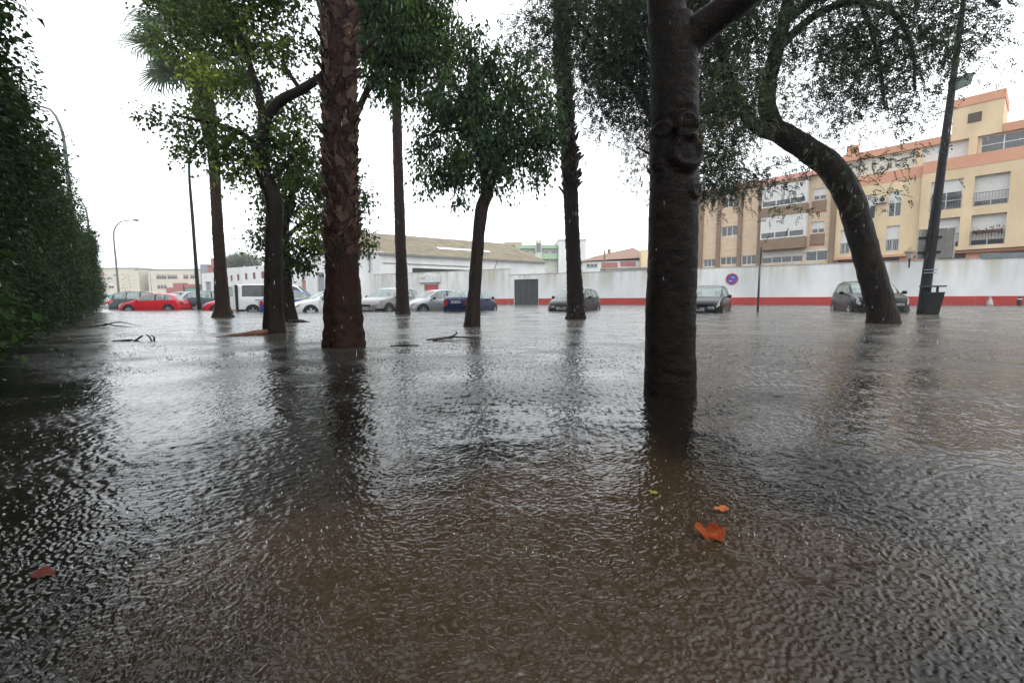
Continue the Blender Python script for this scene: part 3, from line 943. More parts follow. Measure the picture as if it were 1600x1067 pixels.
def bark(name, c1, c2, scale, stretch, bump, rough=.4, c3=None, dots=0.0, spec=.07):
    c1, c2 = tuple(v * .72 for v in c1), tuple(v * .72 for v in c2)
    m = mat(name, c1, c2, scale, rough, rough + .25, bump, scale * 2.2, stretch=stretch, detail=8, spec=spec)
    N, L = nodes_of(m)
    b = N['Principled BSDF']
    if dots:                                   # raised corky pores
        t = N.new('ShaderNodeTexCoord')
        mp = N.new('ShaderNodeMapping')
        mp.inputs['Scale'].default_value = (1, 1, 1.35)
        L.new(t.outputs['Object'], mp.inputs['Vector'])
        v = N.new('ShaderNodeTexVoronoi')
        v.inputs['Scale'].default_value = dots
        L.new(mp.outputs[0], v.inputs['Vector'])
        r = N.new('ShaderNodeMapRange')
        r.inputs['From Min'].default_value = .45
        r.inputs['From Max'].default_value = .1
        L.new(v.outputs['Distance'], r.inputs['Value'])
        bp = N.new('ShaderNodeBump')
        bp.inputs['Distance'].default_value = .012
        L.new(r.outputs[0], bp.inputs['Height'])
        old = b.inputs['Normal'].links[0].from_socket
        L.new(old, bp.inputs['Normal'])
        L.new(bp.outputs[0], b.inputs['Normal'])
    return m
BARK_NEAR = bark('wet_pored_bark', (.0045, .0034, .0027), (.016, .0108, .0076), 7, (1, 1, 2.2), .012, .30, dots=85, spec=.06)
BARK_DARK = bark('wet_dark_bark', (.011, .0082, .0065), (.026, .018, .013), 7, (1, 1, .35), .03, .42)
BARK_BROWN = bark('wet_brown_bark', (.018, .012, .009), (.036, .024, .017), 8, (1, 1, .5), .02, .45)
BARK_PALM = bark('palm_bark', (.024, .014, .010), (.048, .027, .018), 6, (1, 1, 4), .02, .5)
BARK_PALM2 = bark('red_palm_bark', (.014, .0070, .005), (.036, .014, .008), 9, (1, 1, .7), .03, .5)

def trunk_mesh(pts, rad, n=20, rough=.06, freq=6.0, step=.08, ridges=0, flare=0.0, knots=(), ring=0.0, ringfreq=9.0, seed=0):
    """tapered trunk with uneven girth; knots are (height, angle, size, strength)"""
    pp, rr = smooth_path(pts, rad, step)
    V, Fc = tube(pp, rr, n, True)
    V = np.array(V)
    cen = np.repeat(np.array(pp), n, 0)
    R = np.repeat(np.array(rr), n)
    dirv = (V - cen) / R[:, None]
    ang = np.tile(np.arange(n) * 2 * pi / n, len(pp))
    z = V[:, 2]
    f = 1 + rough * 2 * (vnoise(V * freq + seed * 11.3) - .5) + rough * (vnoise(V * freq * 2.7 + 5 + seed) - .5)
    if ridges:
        q = np.stack([np.cos(ang) * ridges, np.sin(ang) * ridges, z * 1.6 + seed], 1)
        f += rough * 1.5 * (np.abs(vnoise(q) - .5) * 2 - .5)
    if flare:
        h = np.clip(z + .1, 0, None)
        f += flare * np.exp(-h / .22) * (1 + .35 * np.cos(ang * 5 + seed))
    if ring:
        f += ring * np.sin(z * ringfreq * 2 * pi + 2 * vnoise(V * 4))
    if knots:                                  # ringed, flaky bark
        q = np.stack([np.cos(ang) * 2.6, np.sin(ang) * 2.6, z * 42 + seed], 1)
        f += .030 * (vnoise(q) - .5) + .022 * (vnoise(q * np.array([3, 3, 1.9]) + 7) - .5)
    for (kz, kx, kr, ks) in knots:
        # position on the side that faces the street camera: kx is the sideways offset
        side = (V[:, 0] - cen[:, 0])
        front = dirv[:, 1] < .25
        d = np.sqrt((side - kx) ** 2 + (z - kz) ** 2) / kr
        prof = np.exp(-((d - .75) / .22) ** 2) * 1.0 + np.exp(-(d / .38) ** 2) * .55 - .55 * np.exp(-((d - 1.25) / .18) ** 2)
        f += np.where(front, ks * prof, 0)
    V = cen + dirv * (R * f)[:, None]
    return V, Fc

DENS = {'broad': 1.75, 'pinnate': .80}
def make_tree(name, label, cat, Y, limbs, lobes, bk, leafmats, clump_d=.34, per=42, leaf=(.085, .05), kind='broad', seed=1, flare=.25, group=None, knots=(), first_n=20, rough=.07, ridges=2, droop=.5, ring=0, spread=.30, grow_from=.35, step=.1):
    """limbs: lists of (px, py, radius, dY); lobes: (px, py, rx, ry, dY, share) crown volumes at the tree's own distance"""
    rng = np.random.default_rng(seed)
    b0 = P(limbs[0][0][0], limbs[0][0][1], Y + limbs[0][0][3])
    base = np.array([b0[0], b0[1], 0])
    root = thing(name, label, cat, base, 0, group)
    nodes, nrad = [], []
    for li, lb in enumerate(limbs):
        pts = [P(a[0], a[1], Y + a[3]) - base for a in lb]
        rad = [a[2] for a in lb]
        if li == 0:
            pts = [pts[0] + np.array([0, 0, -.45 - pts[0][2]])] + pts
            rad = [rad[0] * 1.02] + rad
        V, Fc = trunk_mesh(pts, rad, first_n if li == 0 else max(8, first_n // 2), rough, 5, step, ridges if li == 0 else 0, flare if li == 0 else 0, knots if li == 0 else (), ring if li == 0 else 0, seed=seed + li)
        obj('trunk' if li == 0 else 'limb', V, Fc, bk, root, True)
        pp, rr = smooth_path(pts, rad, .3)
        k0 = int(len(pp) * (grow_from if li == 0 else 0.1))
        nodes += pp[k0:]
        nrad += rr[k0:]
    # clump centres inside the lobes
    cl, ctint = [], []
    for (px, py, rx, ry, dY, share) in lobes:
        c = P(px, py, Y + dY) - base
        mx_, mz = rx / F_PX * (Y + dY), ry / F_PX * (Y + dY)
        my = (mx_ + mz) * .5
        vol = mx_ * mz * my * 4.19
        k = max(3, int(vol / (clump_d ** 3) * DENS[kind] * share))
        u = unit(rng.normal(size=(k, 3))) * (rng.random((k, 1)) ** .42)
        cl.append(c + u * np.array([mx_, my, mz]))
        ctint.append(np.clip(rng.normal(.30, .2) + rng.normal(0, .16, k), 0, 1))
    cl = np.concatenate(cl)
    ctint = np.concatenate(ctint)
    # branchlets: each clump joins the nearest wood that is already there
    nodes = [np.array(q) for q in nodes]
    arr = np.array(nodes)
    d0 = np.array([np.min(np.linalg.norm(arr - c, axis=1)) for c in cl])
    mb = MB()
    parent_count = len(nodes)
    buf = np.zeros((len(nodes) + 3 * len(cl), 3))
    buf[:len(nodes)] = arr
    cnt = len(nodes)
    for ci in np.argsort(d0):
        c = cl[ci]
        dist = np.linalg.norm(buf[:cnt] - c, axis=1)
        j = int(np.argmin(dist + .15 * (buf[:cnt, 2] > c[2] + .2)))
        a = buf[j].copy()
        L_ = dist[j]
        if L_ < .05: continue
        mid = (a + c) / 2 + rng.normal(0, .08 * L_, 3) + np.array([0, 0, .10 * L_])
        r0 = min(.028, .006 + .011 * L_) * (1.0 if j < parent_count else .7)
        mb.tube([a, (a * .55 + mid * .45) + rng.normal(0, .02, 3), mid, c], [r0, r0 * .8, r0 * .6, .0035], 4, False)
        buf[cnt] = mid; buf[cnt + 1] = c
        cnt += 2
    mb.build('branches', bk, root, True)['kind'] = 'stuff'
    # leaves
    nm = len(leafmats)
    which = np.array([0 if nm == 1 else (1 if rng.random() < .0 else 0) for _ in cl])
    nl = len(cl)
    rep = rng.poisson(per, nl) + 2
    idx = np.repeat(np.arange(nl), rep)
    n = len(idx)
    off = rng.normal(0, 1, (n, 3)) * spread * np.array([1, 1, .85])
    off *= (.55 + .9 * rng.random((n, 1)))
    pos = cl[idx] + off
    outw = unit(off + rng.normal(0, .25, (n, 3)))
    if kind == 'broad':
        tip = outw * .7 + rng.normal(0, .45, (n, 3)) + np.array([0, 0, -droop])
        nrm = unit(np.array([0, 0, 1.0]) + rng.normal(0, .55, (n, 3)) + outw * .35)
        s = rng.uniform(.65, 1.2, n)
        V, T, va = leaf_arrays(pos, tip, nrm, leaf[0] * s, leaf[1] * s, np.clip(ctint[idx] + rng.normal(0, .16, n), 0, 1))
    else:                                      # pinnate sprays that hang from the twigs
        t_ = unit(outw * .8 + rng.normal(0, .35, (n, 3)) + np.array([0, 0, -droop]))
        sd_ = unit(np.cross(t_, rng.normal(0, .4, (n, 3)) + np.array([0, 0, 1.0])))
        PP, TT, NN, LL, VV = [], [], [], [], []
        K = 5
        slen = leaf[0] * 3.1 * rng.uniform(.7, 1.25, n)
        for k in range(K):
            f = (k + .6) / K
            q = pos + t_ * (slen * f)[:, None] + np.array([0, 0, -.30]) * (slen * f * f)[:, None]
            for sgn in ((-1, 1) if k < K - 1 else (0,)):
                PP.append(q); TT.append(sd_ * sgn + t_ * (.75 if sgn else 1.0) + np.array([0, 0, -.25]) + rng.normal(0, .15, (n, 3)))
                NN.append(np.cross(sd_, t_) + rng.normal(0, .3, (n, 3))); LL.append(leaf[0] * rng.uniform(.75, 1.15, n)); VV.append(np.clip(ctint[idx] + rng.normal(0, .1, n), 0, 1))
        PP, TT, NN, LL, VV = map(np.concatenate, (PP, TT, NN, LL, VV))
        V, T, va = leaf_arrays(PP, TT, NN, LL, LL * leaf[1] / leaf[0], VV)
    me = fast_mesh('crown', V, T, va)
    new_obj('crown', me, leafmats[0], root)
    return root

# ---- the tree right in front of the camera
make_tree('street_tree', 'thick wet pored trunk with knots standing nearest the camera', 'tree', 3.14,
    [[(1046, 622, .172, 0), (1047, 520, .166, 0), (1050, 400, .162, .0), (1053, 280, .158, .0), (1054, 160, .150, 0), (1052, 80, .150, 0), (1047, 40, .150, .02)],
     [(1049, 75, .135, .0), (1042, 20, .118, .03), (1030, -60, .10, .06), (1010, -200, .085, .1), (960, -330, .05, .0)],
     [(1052, 95, .10, -.01), (1085, 55, .098, -.05), (1125, 22, .092, -.12), (1175, -18, .088, -.2), (1260, -110, .07, -.3), (1370, -230, .04, -.4)]],
    [(1000, -430, 180, 100, .3, 1), (1330, -420, 90, 60, -.4, .6), (1150, -600, 280, 110, -.5, .9), (850, -680, 260, 120, -.9, .9), (720, -340, 190, 100, .5, 1), (500, -460, 200, 110, .4, 1), (620, -800, 300, 130, -1.2, .8), (330, -330, 130, 90, 1.0, .9)],  # out-of-view crown lobes, shaped to darken the foreground water's reflections
    BARK_NEAR, [LEAF_DARK], clump_d=.42, per=34, leaf=(.10, .055), seed=3, flare=.05, rough=.022, ridges=0, first_n=84, step=.014, ring=.003,
    knots=[(P(1066, 238, 3.0)[2], .035, .115, .20), (P(1064, 196, 3.0)[2], .030, .085, .15), (P(1026, 198, 3.0)[2], -.11, .05, .12), (P(1080, 297, 3.0)[2], .10, .05, .13), (P(1020, 255, 3.0)[2], -.13, .03, .12)])

# ---- leaning tree at right with the fine drooping foliage
make_tree('street_tree', 'leaning dark trunk curving left in front of the black car, with feathery crown', 'tree', 10.94,
    [[(1381, 508, .335, 0), (1374, 470, .30, 0), (1353, 395, .285, 0), (1328, 310, .285, 0), (1298, 262, .285, 0), (1258, 232, .26, 0), (1225, 212, .24, 0), (1203, 196, .22, 0)],
     [(1212, 204, .20, 0), (1198, 165, .19, 0), (1203, 120, .17, .0), (1216, 70, .155, .1), (1228, 20, .14, .2), (1240, -50, .11, .4), (1250, -150, .07, .6)],
     [(1232, 214, .15, 0), (1190, 205, .135, -.1), (1160, 172, .12, -.3), (1140, 128, .10, -.5), (1124, 72, .085, -.7), (1100, 10, .06, -.9), (1060, -60, .04, -1.2)],
     [(1213, 80, .10, .05), (1245, 48, .09, -.1), (1285, 18, .08, -.4), (1345, 2, .065, -.8), (1400, 25, .05, -1.1), (1425, 75, .035, -1.3), (1430, 140, .02, -1.4)],
     [(1222, 40, .09, .1), (1290, -10, .08, -.3), (1400, -40, .06, -.7), (1500, -30, .045, -1.1), (1560, 10, .03, -1.4)],
     [(1345, 2, .05, -.8), (1362, 50, .04, -1.0), (1376, 110, .03, -1.1), (1382, 170, .018, -1.2)]],
    [(1170, 55, 75, 70, -.4, 1.3), (1130, 175, 70, 75, -.3, 1.7), (1120, 275, 60, 40, 0, 1.2), (1210, 275, 60, 25, .6, .7), (1290, 75, 80, 60, -.3, .65), (1400, 40, 90, 60, -.8, .75), (1500, 20, 80, 50, -1.1, .7),
     (1380, 130, 80, 60, -.7, .55), (1290, 160, 60, 65, -.4, .5), (1340, 60, 70, 50, -.5, .7), (1470, 70, 60, 50, -1.0, .55), (1310, 235, 40, 25, -.6, .35), (1380, 262, 60, 28, -.9, .40), (1440, 130, 50, 60, -1.0, .45), (1540, 100, 40, 40, -1.3, .22), (1420, 230, 40, 35, -1, .3), (1370, 315, 28, 14, -.9, .5), (1235, 330, 40, 14, .5, .6), (1480, 95, 30, 40, -1.1, .3),
     (1200, -80, 160, 70, .1, .8), (1420, -90, 180, 60, -.8, .8), (1090, -40, 90, 60, -1, 1)],
    BARK_DARK, [LEAF_FINE], clump_d=.30, per=7, leaf=(.058, .030), kind='pinnate', seed=5, flare=.12, rough=.06, ridges=4, droop=.30, first_n=28, spread=.20, grow_from=.8)

# ---- the tree hidden behind the nearest trunk: its crown fills the upper middle
make_tree('street_tree', 'feathery dark tree whose trunk hides behind the nearest trunk', 'tree', 13.0,
    [[(1048, 500, .20, 0), (1050, 400, .17, 0), (1046, 300, .15, 0), (1040, 230, .14, 0)],
     [(1041, 240, .12, 0), (1010, 170, .10, -.2), (970, 110, .08, -.4), (925, 60, .05, -.6), (890, 20, .03, -.6)],
     [(1040, 235, .12, 0), (1050, 150, .10, .2), (1070, 60, .08, .4), (1090, -30, .05, .5)],
     [(1015, 180, .07, -.2), (990, 60, .05, 0), (960, -40, .03, .2)]],
    [(1000, 60, 75, 65, 0, 1.6), (930, 50, 60, 60, -.3, 1.6), (985, 150, 65, 55, 0, 1.5), (1080, 120, 60, 60, .4, 1.2), (925, 130, 45, 40, -.3, .9), (885, 30, 40, 40, -.5, 1.3), (880, 95, 30, 40, -.5, .9), (838, 45, 38, 42, -.6, 1.2), (850, 115, 32, 38, -.6, 1.1), (872, 170, 26, 36, -.5, 1.0), (940, -50, 120, 50, 0, 1.2), (1080, -40, 90, 60, .3, 1.1), (950, 190, 35, 25, 0, .6), (970, -140, 130, 55, 0, .7), (1090, -160, 90, 50, .3, .7)],  # highest lobes added out of view to block sky from the near water
    BARK_DARK, [LEAF_FINE], clump_d=.36, per=9, leaf=(.066, .035), kind='pinnate', seed=8, flare=.1, droop=.35, spread=.26, grow_from=.7)
make_tree('street_tree', 'brownish seedy tree hanging behind the nearest trunk, left of the beige building', 'tree', 15.5,
    [[(1060, 493, .16, 0), (1062, 400, .13, 0), (1058, 320, .11, 0), (1054, 270, .10, 0)],
     [(1054, 280, .07, 0), (1020, 245, .05, -.1), (995, 230, .03, -.2)], [(1056, 285, .07, 0), (1095, 250, .05, .1), (1130, 240, .03, .2)]],
    [(1010, 225, 38, 40, 0, .9), (1000, 285, 30, 35, 0, .5), (1045, 200, 45, 45, 0, 1), (1110, 270, 45, 40, .2, .8), (1100, 320, 28, 22, .2, .5), (1150, 285, 35, 30, .3, .6)],
    BARK_DARK, [LEAF_BROWN], clump_d=.34, per=9, leaf=(.052, .028), kind='pinnate', seed=9, flare=.1, droop=.5, spread=.26, grow_from=.7)

# ---- broad-leaved trees
make_tree('street_tree', 'round crowned dark green tree on a slim trunk left of the garage gate', 'tree', 10.81,
    [[(737, 511, .185, 0), (742, 450, .150, 0), (747, 380, .140, 0), (752, 330, .145, 0), (763, 298, .140, 0)],
     [(757, 315, .10, 0), (757, 270, .09, -.1), (752, 220, .075, -.2), (742, 160, .055, -.3), (735, 100, .03, -.3)],
     [(762, 300, .11, 0), (776, 262, .095, .1), (790, 210, .075, .2), (800, 150, .05, .3), (810, 90, .03, .3)],
     [(754, 240, .055, -.2), (720, 205, .045, -.3), (690, 205, .03, -.4), (660, 215, .02, -.4)],
     [(780, 250, .05, .1), (815, 225, .04, .0), (845, 225, .025, 0)]],
    [(700, 268, 42, 34, -.2, 1.0), (672, 225, 32, 30, -.2, 1.0), (745, 240, 50, 45, -.2, 1.05), (795, 235, 45, 40, .1, 1.0), (835, 225, 32, 45, .1, 1.0), (715, 170, 50, 45, -.2, 1.0), (775, 165, 50, 50, .1, 1.0), (835, 150, 32, 42, .1, .8), (745, 110, 42, 36, -.2, .95), (800, 105, 36, 30, .2, .7), (680, 165, 26, 28, 0, .8), (735, 70, 26, 26, 0, .7), (672, 292, 24, 20, -.3, 1.0), (705, 315, 20, 12, -.2, .9), (790, 290, 26, 20, .1, 1.0), (840, 285, 22, 16, .1, 1.0), (655, 262, 16, 16, -.2, 1), (858, 195, 20, 45, .1, 1.0), (850, 255, 22, 26, .1, 1.0)],
    BARK_BROWN, [LEAF_DARK], clump_d=.34, per=30, leaf=(.125, .060), seed=11, flare=.18, first_n=22, droop=.9, spread=.125)
make_tree('street_tree', 'tall tree with hanging leaves whose trunk hides behind the thick shaggy palm', 'tree', 11.5,
    [[(541, 506, .17, 0), (540, 400, .14, 0), (536, 280, .13, 0), (545, 200, .12, 0)],
     [(545, 205, .09, 0), (575, 140, .075, 0), (610, 80, .06, .1), (650, 30, .04, .1), (690, 10, .02, .1)],
     [(543, 210, .09, 0), (535, 120, .07, 0), (520, 30, .05, .2), (510, -60, .03, .3)],
     [(600, 100, .05, 0), (630, 110, .04, -.1), (670, 110, .02, -.2)]],
    [(615, 70, 48, 50, 0, 1.0), (665, 85, 42, 45, 0, 1.0), (700, 60, 30, 40, 0, .9), (620, 135, 38, 30, 0, 1.0), (585, 85, 30, 45, 0, 1.0), (665, 135, 30, 25, 0, .9), (700, 110, 22, 26, 0, .9), (585, 30, 30, 40, 0, 1.1), (640, 15, 55, 35, 0, 1.0), (690, 25, 30, 25, 0, .8), (640, -50, 90, 40, 0, .8), (575, 140, 18, 22, 0, .8), (500, -60, 90, 40, 0, .8), (610, -150, 110, 60, 0, .7), (560, -250, 90, 50, 0, .6), (648, 160, 22, 12, 0, .7)],  # topmost lobes, out of view, added to darken the foreground reflections
    BARK_DARK, [LEAF_BROAD], clump_d=.36, per=28, leaf=(.145, .058), seed=13, droop=1.2, spread=.14, grow_from=.7)
make_tree('street_tree', 'forked tree with bright yellow green foliage left of the shaggy palm', 'tree', 9.19,
    [[(428, 522, .205, 0), (427, 460, .175, 0), (428, 380, .165, 0), (429, 325, .165, 0), (423, 298, .155, 0), (411, 268, .145, 0), (411, 225, .125, 0), (414, 182, .115, 0)],
     [(414, 190, .085, 0), (402, 140, .075, .05), (388, 95, .06, .1), (372, 45, .045, .15), (350, -20, .03, .2)],
     [(413, 188, .09, 0), (438, 158, .095, -.05), (470, 141, .085, -.1), (503, 120, .075, -.1), (545, 95, .05, -.05), (590, 60, .03, 0)],
     [(470, 141, .045, -.1), (455, 120, .04, -.1), (440, 95, .025, -.1)],
     [(412, 235, .06, 0), (370, 205, .05, -.2), (320, 190, .035, -.4), (270, 180, .02, -.5)],
     [(418, 285, .06, 0), (450, 255, .05, .3), (478, 220, .03, .5)]],
    [(262, 188, 34, 22, -.4, .8), (285, 228, 26, 26, -.4, .85), (320, 205, 36, 32, -.3, 1.1), (365, 225, 40, 36, -.2, 1.2), (410, 235, 36, 40, .2, 1.0), (450, 205, 36, 45, .4, 1.0), (470, 250, 26, 46, .5, .9), (340, 130, 42, 36, .2, 1.0), (285, 75, 36, 40, .4, .9), (350, 55, 48, 40, .2, 1.0), (415, 70, 45, 45, .3, .8), (470, 60, 30, 50, .4, .6), (300, 15, 60, 30, .3, 1.0), (400, 5, 60, 30, .3, 1.0), (245, 15, 18, 16, .3, .8), (360, 265, 40, 20, -.3, 1.0), (320, 250, 26, 14, -.3, .8), (400, -60, 110, 40, .2, .8), (340, -150, 120, 60, .3, .7), (450, -230, 100, 60, .3, .6), (250, -90, 60, 45, .3, .7), (480, 165, 18, 36, .4, .8), (420, 150, 40, 30, .4, .6), (305, 165, 24, 20, 0, .9), (440, 285, 30, 20, .4, .9)],  # uppermost unseen lobes added so the near water reflects less sky
    BARK_DARK, [LEAF_LIME], clump_d=.31, per=26, leaf=(.092, .062), seed=17, flare=.12, first_n=24, rough=.06, ridges=3, spread=.125, droop=.5, grow_from=.6)
make_tree('street_tree', 'light green tree behind the forked trunk, low leaves above the blue car', 'tree', 13.9,
    [[(455, 502, .20, 0), (450, 460, .155, 0), (446, 410, .14, 0), (446, 350, .12, 0), (460, 290, .09, 0), (475, 240, .05, 0)],
     [(447, 370, .07, 0), (480, 345, .06, .1), (520, 330, .045, .2), (560, 330, .03, .2)],
     [(446, 390, .06, 0), (425, 370, .045, -.1), (405, 355, .03, -.2)]],
    [(420, 365, 24, 32, 0, 1.0), (462, 390, 36, 32, 0, 1.1), (440, 315, 36, 36, 0, 1.0), (500, 350, 34, 40, 0, 1.1), (545, 335, 28, 36, 0, 1.0), (568, 375, 18, 26, 0, .9), (485, 280, 40, 36, 0, 1.0), (535, 290, 30, 30, 0, .9), (480, 420, 26, 12, 0, .8), (530, 395, 24, 24, 0, 1.0), (405, 385, 14, 18, 0, .8), (570, 310, 14, 18, 0, .8), (445, 420, 18, 14, 0, .7)],
    BARK_BROWN, [LEAF_LIME], clump_d=.38, per=28, leaf=(.12, .082), seed=19, flare=.2, spread=.15, droop=.7, grow_from=.5)
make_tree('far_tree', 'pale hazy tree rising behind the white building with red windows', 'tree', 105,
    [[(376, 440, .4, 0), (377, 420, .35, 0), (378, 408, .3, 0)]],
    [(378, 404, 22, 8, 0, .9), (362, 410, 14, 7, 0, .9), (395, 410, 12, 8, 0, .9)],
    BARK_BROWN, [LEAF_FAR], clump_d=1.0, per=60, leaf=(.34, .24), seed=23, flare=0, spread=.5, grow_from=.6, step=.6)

# ---- palms
def frond_mesh(seed, length=1.0, pet=.9, dead=False):
    rng = random.Random(seed)
    V, T = [], []
    def strip(pts, wds, nrm):
        n0 = len(V)
        for p, w in zip(pts, wds):
            V.append(p - nrm * w); V.append(p + nrm * w)
        for i in range(len(pts) - 1):
            a = n0 + 2 * i
            T.append((a, a + 1, a + 3)); T.append((a, a + 3, a + 2))
    v = lambda *a: np.array(a, float)
    strip([v(0, 0, 0), v(pet * .5, 0, .06), v(pet, 0, 0)], [.035, .022, .015], v(0, 1, 0))
    K = 30
    for k in range(K):
        a = radians(-112 + 224 * k / (K - 1)) + rng.uniform(-.03, .03)
        L_ = length * (1.0 - .18 * abs(k - K / 2) / (K / 2)) * rng.uniform(.9, 1.08)
        d = v(cos(a), sin(a), .05)
        s = v(-sin(a), cos(a), 0)
        c = v(pet, 0, 0)
        drop = rng.uniform(.25, .5) * L_
        pts = [c, c + d * L_ * .45 + v(0, 0, -.02), c + d * L_ * .75 + v(0, 0, -.10 * L_), c + d * L_ * .92 + v(0, 0, -drop)]
        strip(pts, [.008, .030, .018, .002], s)
    return fast_mesh('frond', np.array(V), np.array(T), np.full(len(V), rng.uniform(.2, .6)))
FRONDS = [frond_mesh(s) for s in (1, 2, 3)]
DEAD = [frond_mesh(s, .9, .5) for s in (4, 5)]
LEAF_PALM = leaf_material('palm_fronds', (.05, .075, .045), (.085, .12, .07), (.13, .13, .07))
for f_ in FRONDS: f_.materials.append(LEAF_PALM)
M_DEAD = mat('dead_fronds', (.04, .022, .014), (.085, .048, .030), 4, .75, stretch=(1, 1, .3))
for f_ in DEAD: f_.materials.append(M_DEAD)

def boot_mesh(seed):
    """old leaf base: a split wedge that stands off the trunk"""
    r = random.Random(seed)
    w, h, t = .075 * r.uniform(.8, 1.2), .26 * r.uniform(.8, 1.15), .022
    sk = r.uniform(-.05, .05)
    prof = [(0, 0), (w, .02), (w * r.uniform(.8, 1.05), h * .45), (w * r.uniform(.5, .9), h * r.uniform(.7, .9)), (w * .35 + sk, h), (w * .1 + sk, h * .72), (sk * .5, h * r.uniform(.4, .6)), (-w * .4 + sk, h * r.uniform(.75, 1)), (-w * .7, h * r.uniform(.55, .8)), (-w * .95, h * .40), (-w, .02)]
    V = [(x + .012 * sin(z * 40 + seed), -.01 - .12 * (z / h) ** 1.4 * .5 - .012 * sin(x * 60 + seed), z) for x, z in prof] + [(x * .9, t - .12 * (z / h) ** 1.4 * .5 + .01, z) for x, z in prof]
    n = len(prof)
    Fc = [tuple(range(n)), tuple(range(2 * n - 1, n - 1, -1))] + [(i, n + i, n + (i + 1) % n, (i + 1) % n) for i in range(n)]
    me = bpy.data.meshes.new('leaf_base')
    me.from_pydata(V, [], Fc)
    me.update()
    me.materials.append([mat('leaf_base_rust', (.050, .024, .014), (.020, .010, .006), 9, .5, stretch=(1, 1, .4), bump=.006), mat('leaf_base_dark', (.020, .010, .007), (.012, .007, .005), 9, .5, bump=.006), mat('leaf_base_tan', (.095, .054, .034), (.040, .022, .014), 9, .55, stretch=(1, 1, .4), bump=.006)][seed % 3])
    return me
BOOTS = [boot_mesh(s) for s in range(9)]

def palm(name, label, Y, path, ztop, bk, seed, boots=None, n_frond=26, flare=.2, group='palms growing in the flooded street', skirt=None, ring=.03, tufts=(), bs=1.0):
    rng = random.Random(seed)
    pts = [P(a[0], a[1], Y) for a in path]
    base = np.array([pts[0][0], pts[0][1], 0])
    pts = [p - base for p in pts]
    rad = [a[2] for a in path]
    pts = [np.array([0, 0, -.45])] + pts
    rad = [rad[0]] + rad
    if ztop > pts[-1][2] + .3:
        dirn = (pts[-1] - pts[-3]) / max(pts[-1][2] - pts[-3][2], .1)
        k = (ztop - pts[-1][2])
        pts += [pts[-1] + dirn * k * .5 * np.array([.5, .5, 1]), pts[-1] + dirn * k * np.array([.5, .5, 1])]
        rad += [rad[-1] * .95, rad[-1] * .9]
    root = thing(name, label, 'palm', base, 0, group)
    V, Fc = trunk_mesh(pts, rad, 32, .055, 9, .04, 5, flare, (), ring * .6, 5.5, seed)
    obj('trunk', V, Fc, bk, root, True)
    pp, rr = smooth_path(pts, rad, .05)
    pa = np.array(pp)
    def at(z):
        i = int(np.argmin(np.abs(pa[:, 2] - z)))
        return pa[i], rr[i]
    if boots:
        z, dz, zend = boots
        k = 0
        while z < zend:
            c, r = at(z)
            a = k * 2.39996 + rng.uniform(-.25, .25)
            o = new_obj('leaf_base', BOOTS[rng.randrange(9)], None, root)
            low = max(0.0, 1 - (z - boots[0]) / .9)
            o.location = (c[0] + (r - .015) * sin(a), c[1] - (r - .015) * cos(a), z)
            o.rotation_euler = (rng.uniform(-.12, .30) - .12 * low, rng.uniform(-.85, .85), a)
            s = rng.uniform(.7, 1.3) * bs
            o.scale = (s * rng.uniform(.9, 1.3), s, s)
            z += dz * rng.uniform(.6, 1.4)
            k += 1
    for (zt, sc) in tufts:
        c, r = at(zt)
        for k in range(7):
            a = rng.uniform(0, 6.28)
            o = new_obj('leaf_base', BOOTS[rng.randrange(9)], None, root)
            o.location = (c[0] + (r - .02) * sin(a), c[1] - (r - .02) * cos(a), zt + rng.uniform(-.15, .15))
            o.rotation_euler = (.35, rng.uniform(-.3, .3), a)
            o.scale = (sc, sc * 1.6, sc)
    c, r = at(ztop)
    for k in range(n_frond):
        o = new_obj('frond', FRONDS[k % 3], None, root)
        a = k * 2.39996 + rng.uniform(-.2, .2)
        el = 1.15 - 1.75 * (k / n_frond) + rng.uniform(-.12, .12)
        o.location = (c[0], c[1], ztop + .25 - .5 * k / n_frond)
        o.rotation_euler = (rng.uniform(-.3, .3), -el, a)
        s = rng.uniform(1.15, 1.45)
        o.scale = (s, s, s)
    if skirt:
        z0, z1, w0 = skirt
        n = 70
        for k in range(n):
            o = new_obj('dead_frond', DEAD[k % 2], None, root)
            f = rng.random()
            a = rng.uniform(0, 6.28)
            c, r = at(z0 + (z1 - z0) * f)
            o.location = (c[0] + r * .6 * cos(a), c[1] + r * .6 * sin(a), z0 + (z1 - z0) * f)
            o.rotation_euler = (rng.uniform(-.4, .4), 1.33 + rng.uniform(-.16, .1), a)
            o.scale = (.85, .36 * w0, .8)
    return root

palm('palm_tree', 'thick shaggy palm trunk with rusty split leaf bases, in the middle left', 6.49,
     [(537, 542, .285, 0), (536, 500, .262, 0), (535, 430, .235, 0), (534, 380, .222), (533, 300, .215), (531, 180, .215), (529, 60, .22), (527, 0, .225)], 9.2, BARK_PALM2, 31, boots=(1.15, .0118, 4.75), flare=.06, bs=.64)
palm('palm_tree', 'slender palm with a brown skirt of dead fronds, far left', 17.27,
     [(349, 497, .34), (347, 470, .25), (343, 400, .20), (338, 320, .185), (333, 240, .18), (322, 190, .19)], 9.7, BARK_PALM, 33, flare=.22, skirt=(7.6, 9.6, 1.0), n_frond=34)
palm('palm_tree', 'slender palm trunk in front of the silver hatchback and warehouse', 19.37,
     [(630, 492, .30), (629, 470, .27), (626, 380, .225), (622, 260, .20), (620, 170, .19)], 11.5, BARK_PALM, 35, flare=.1)
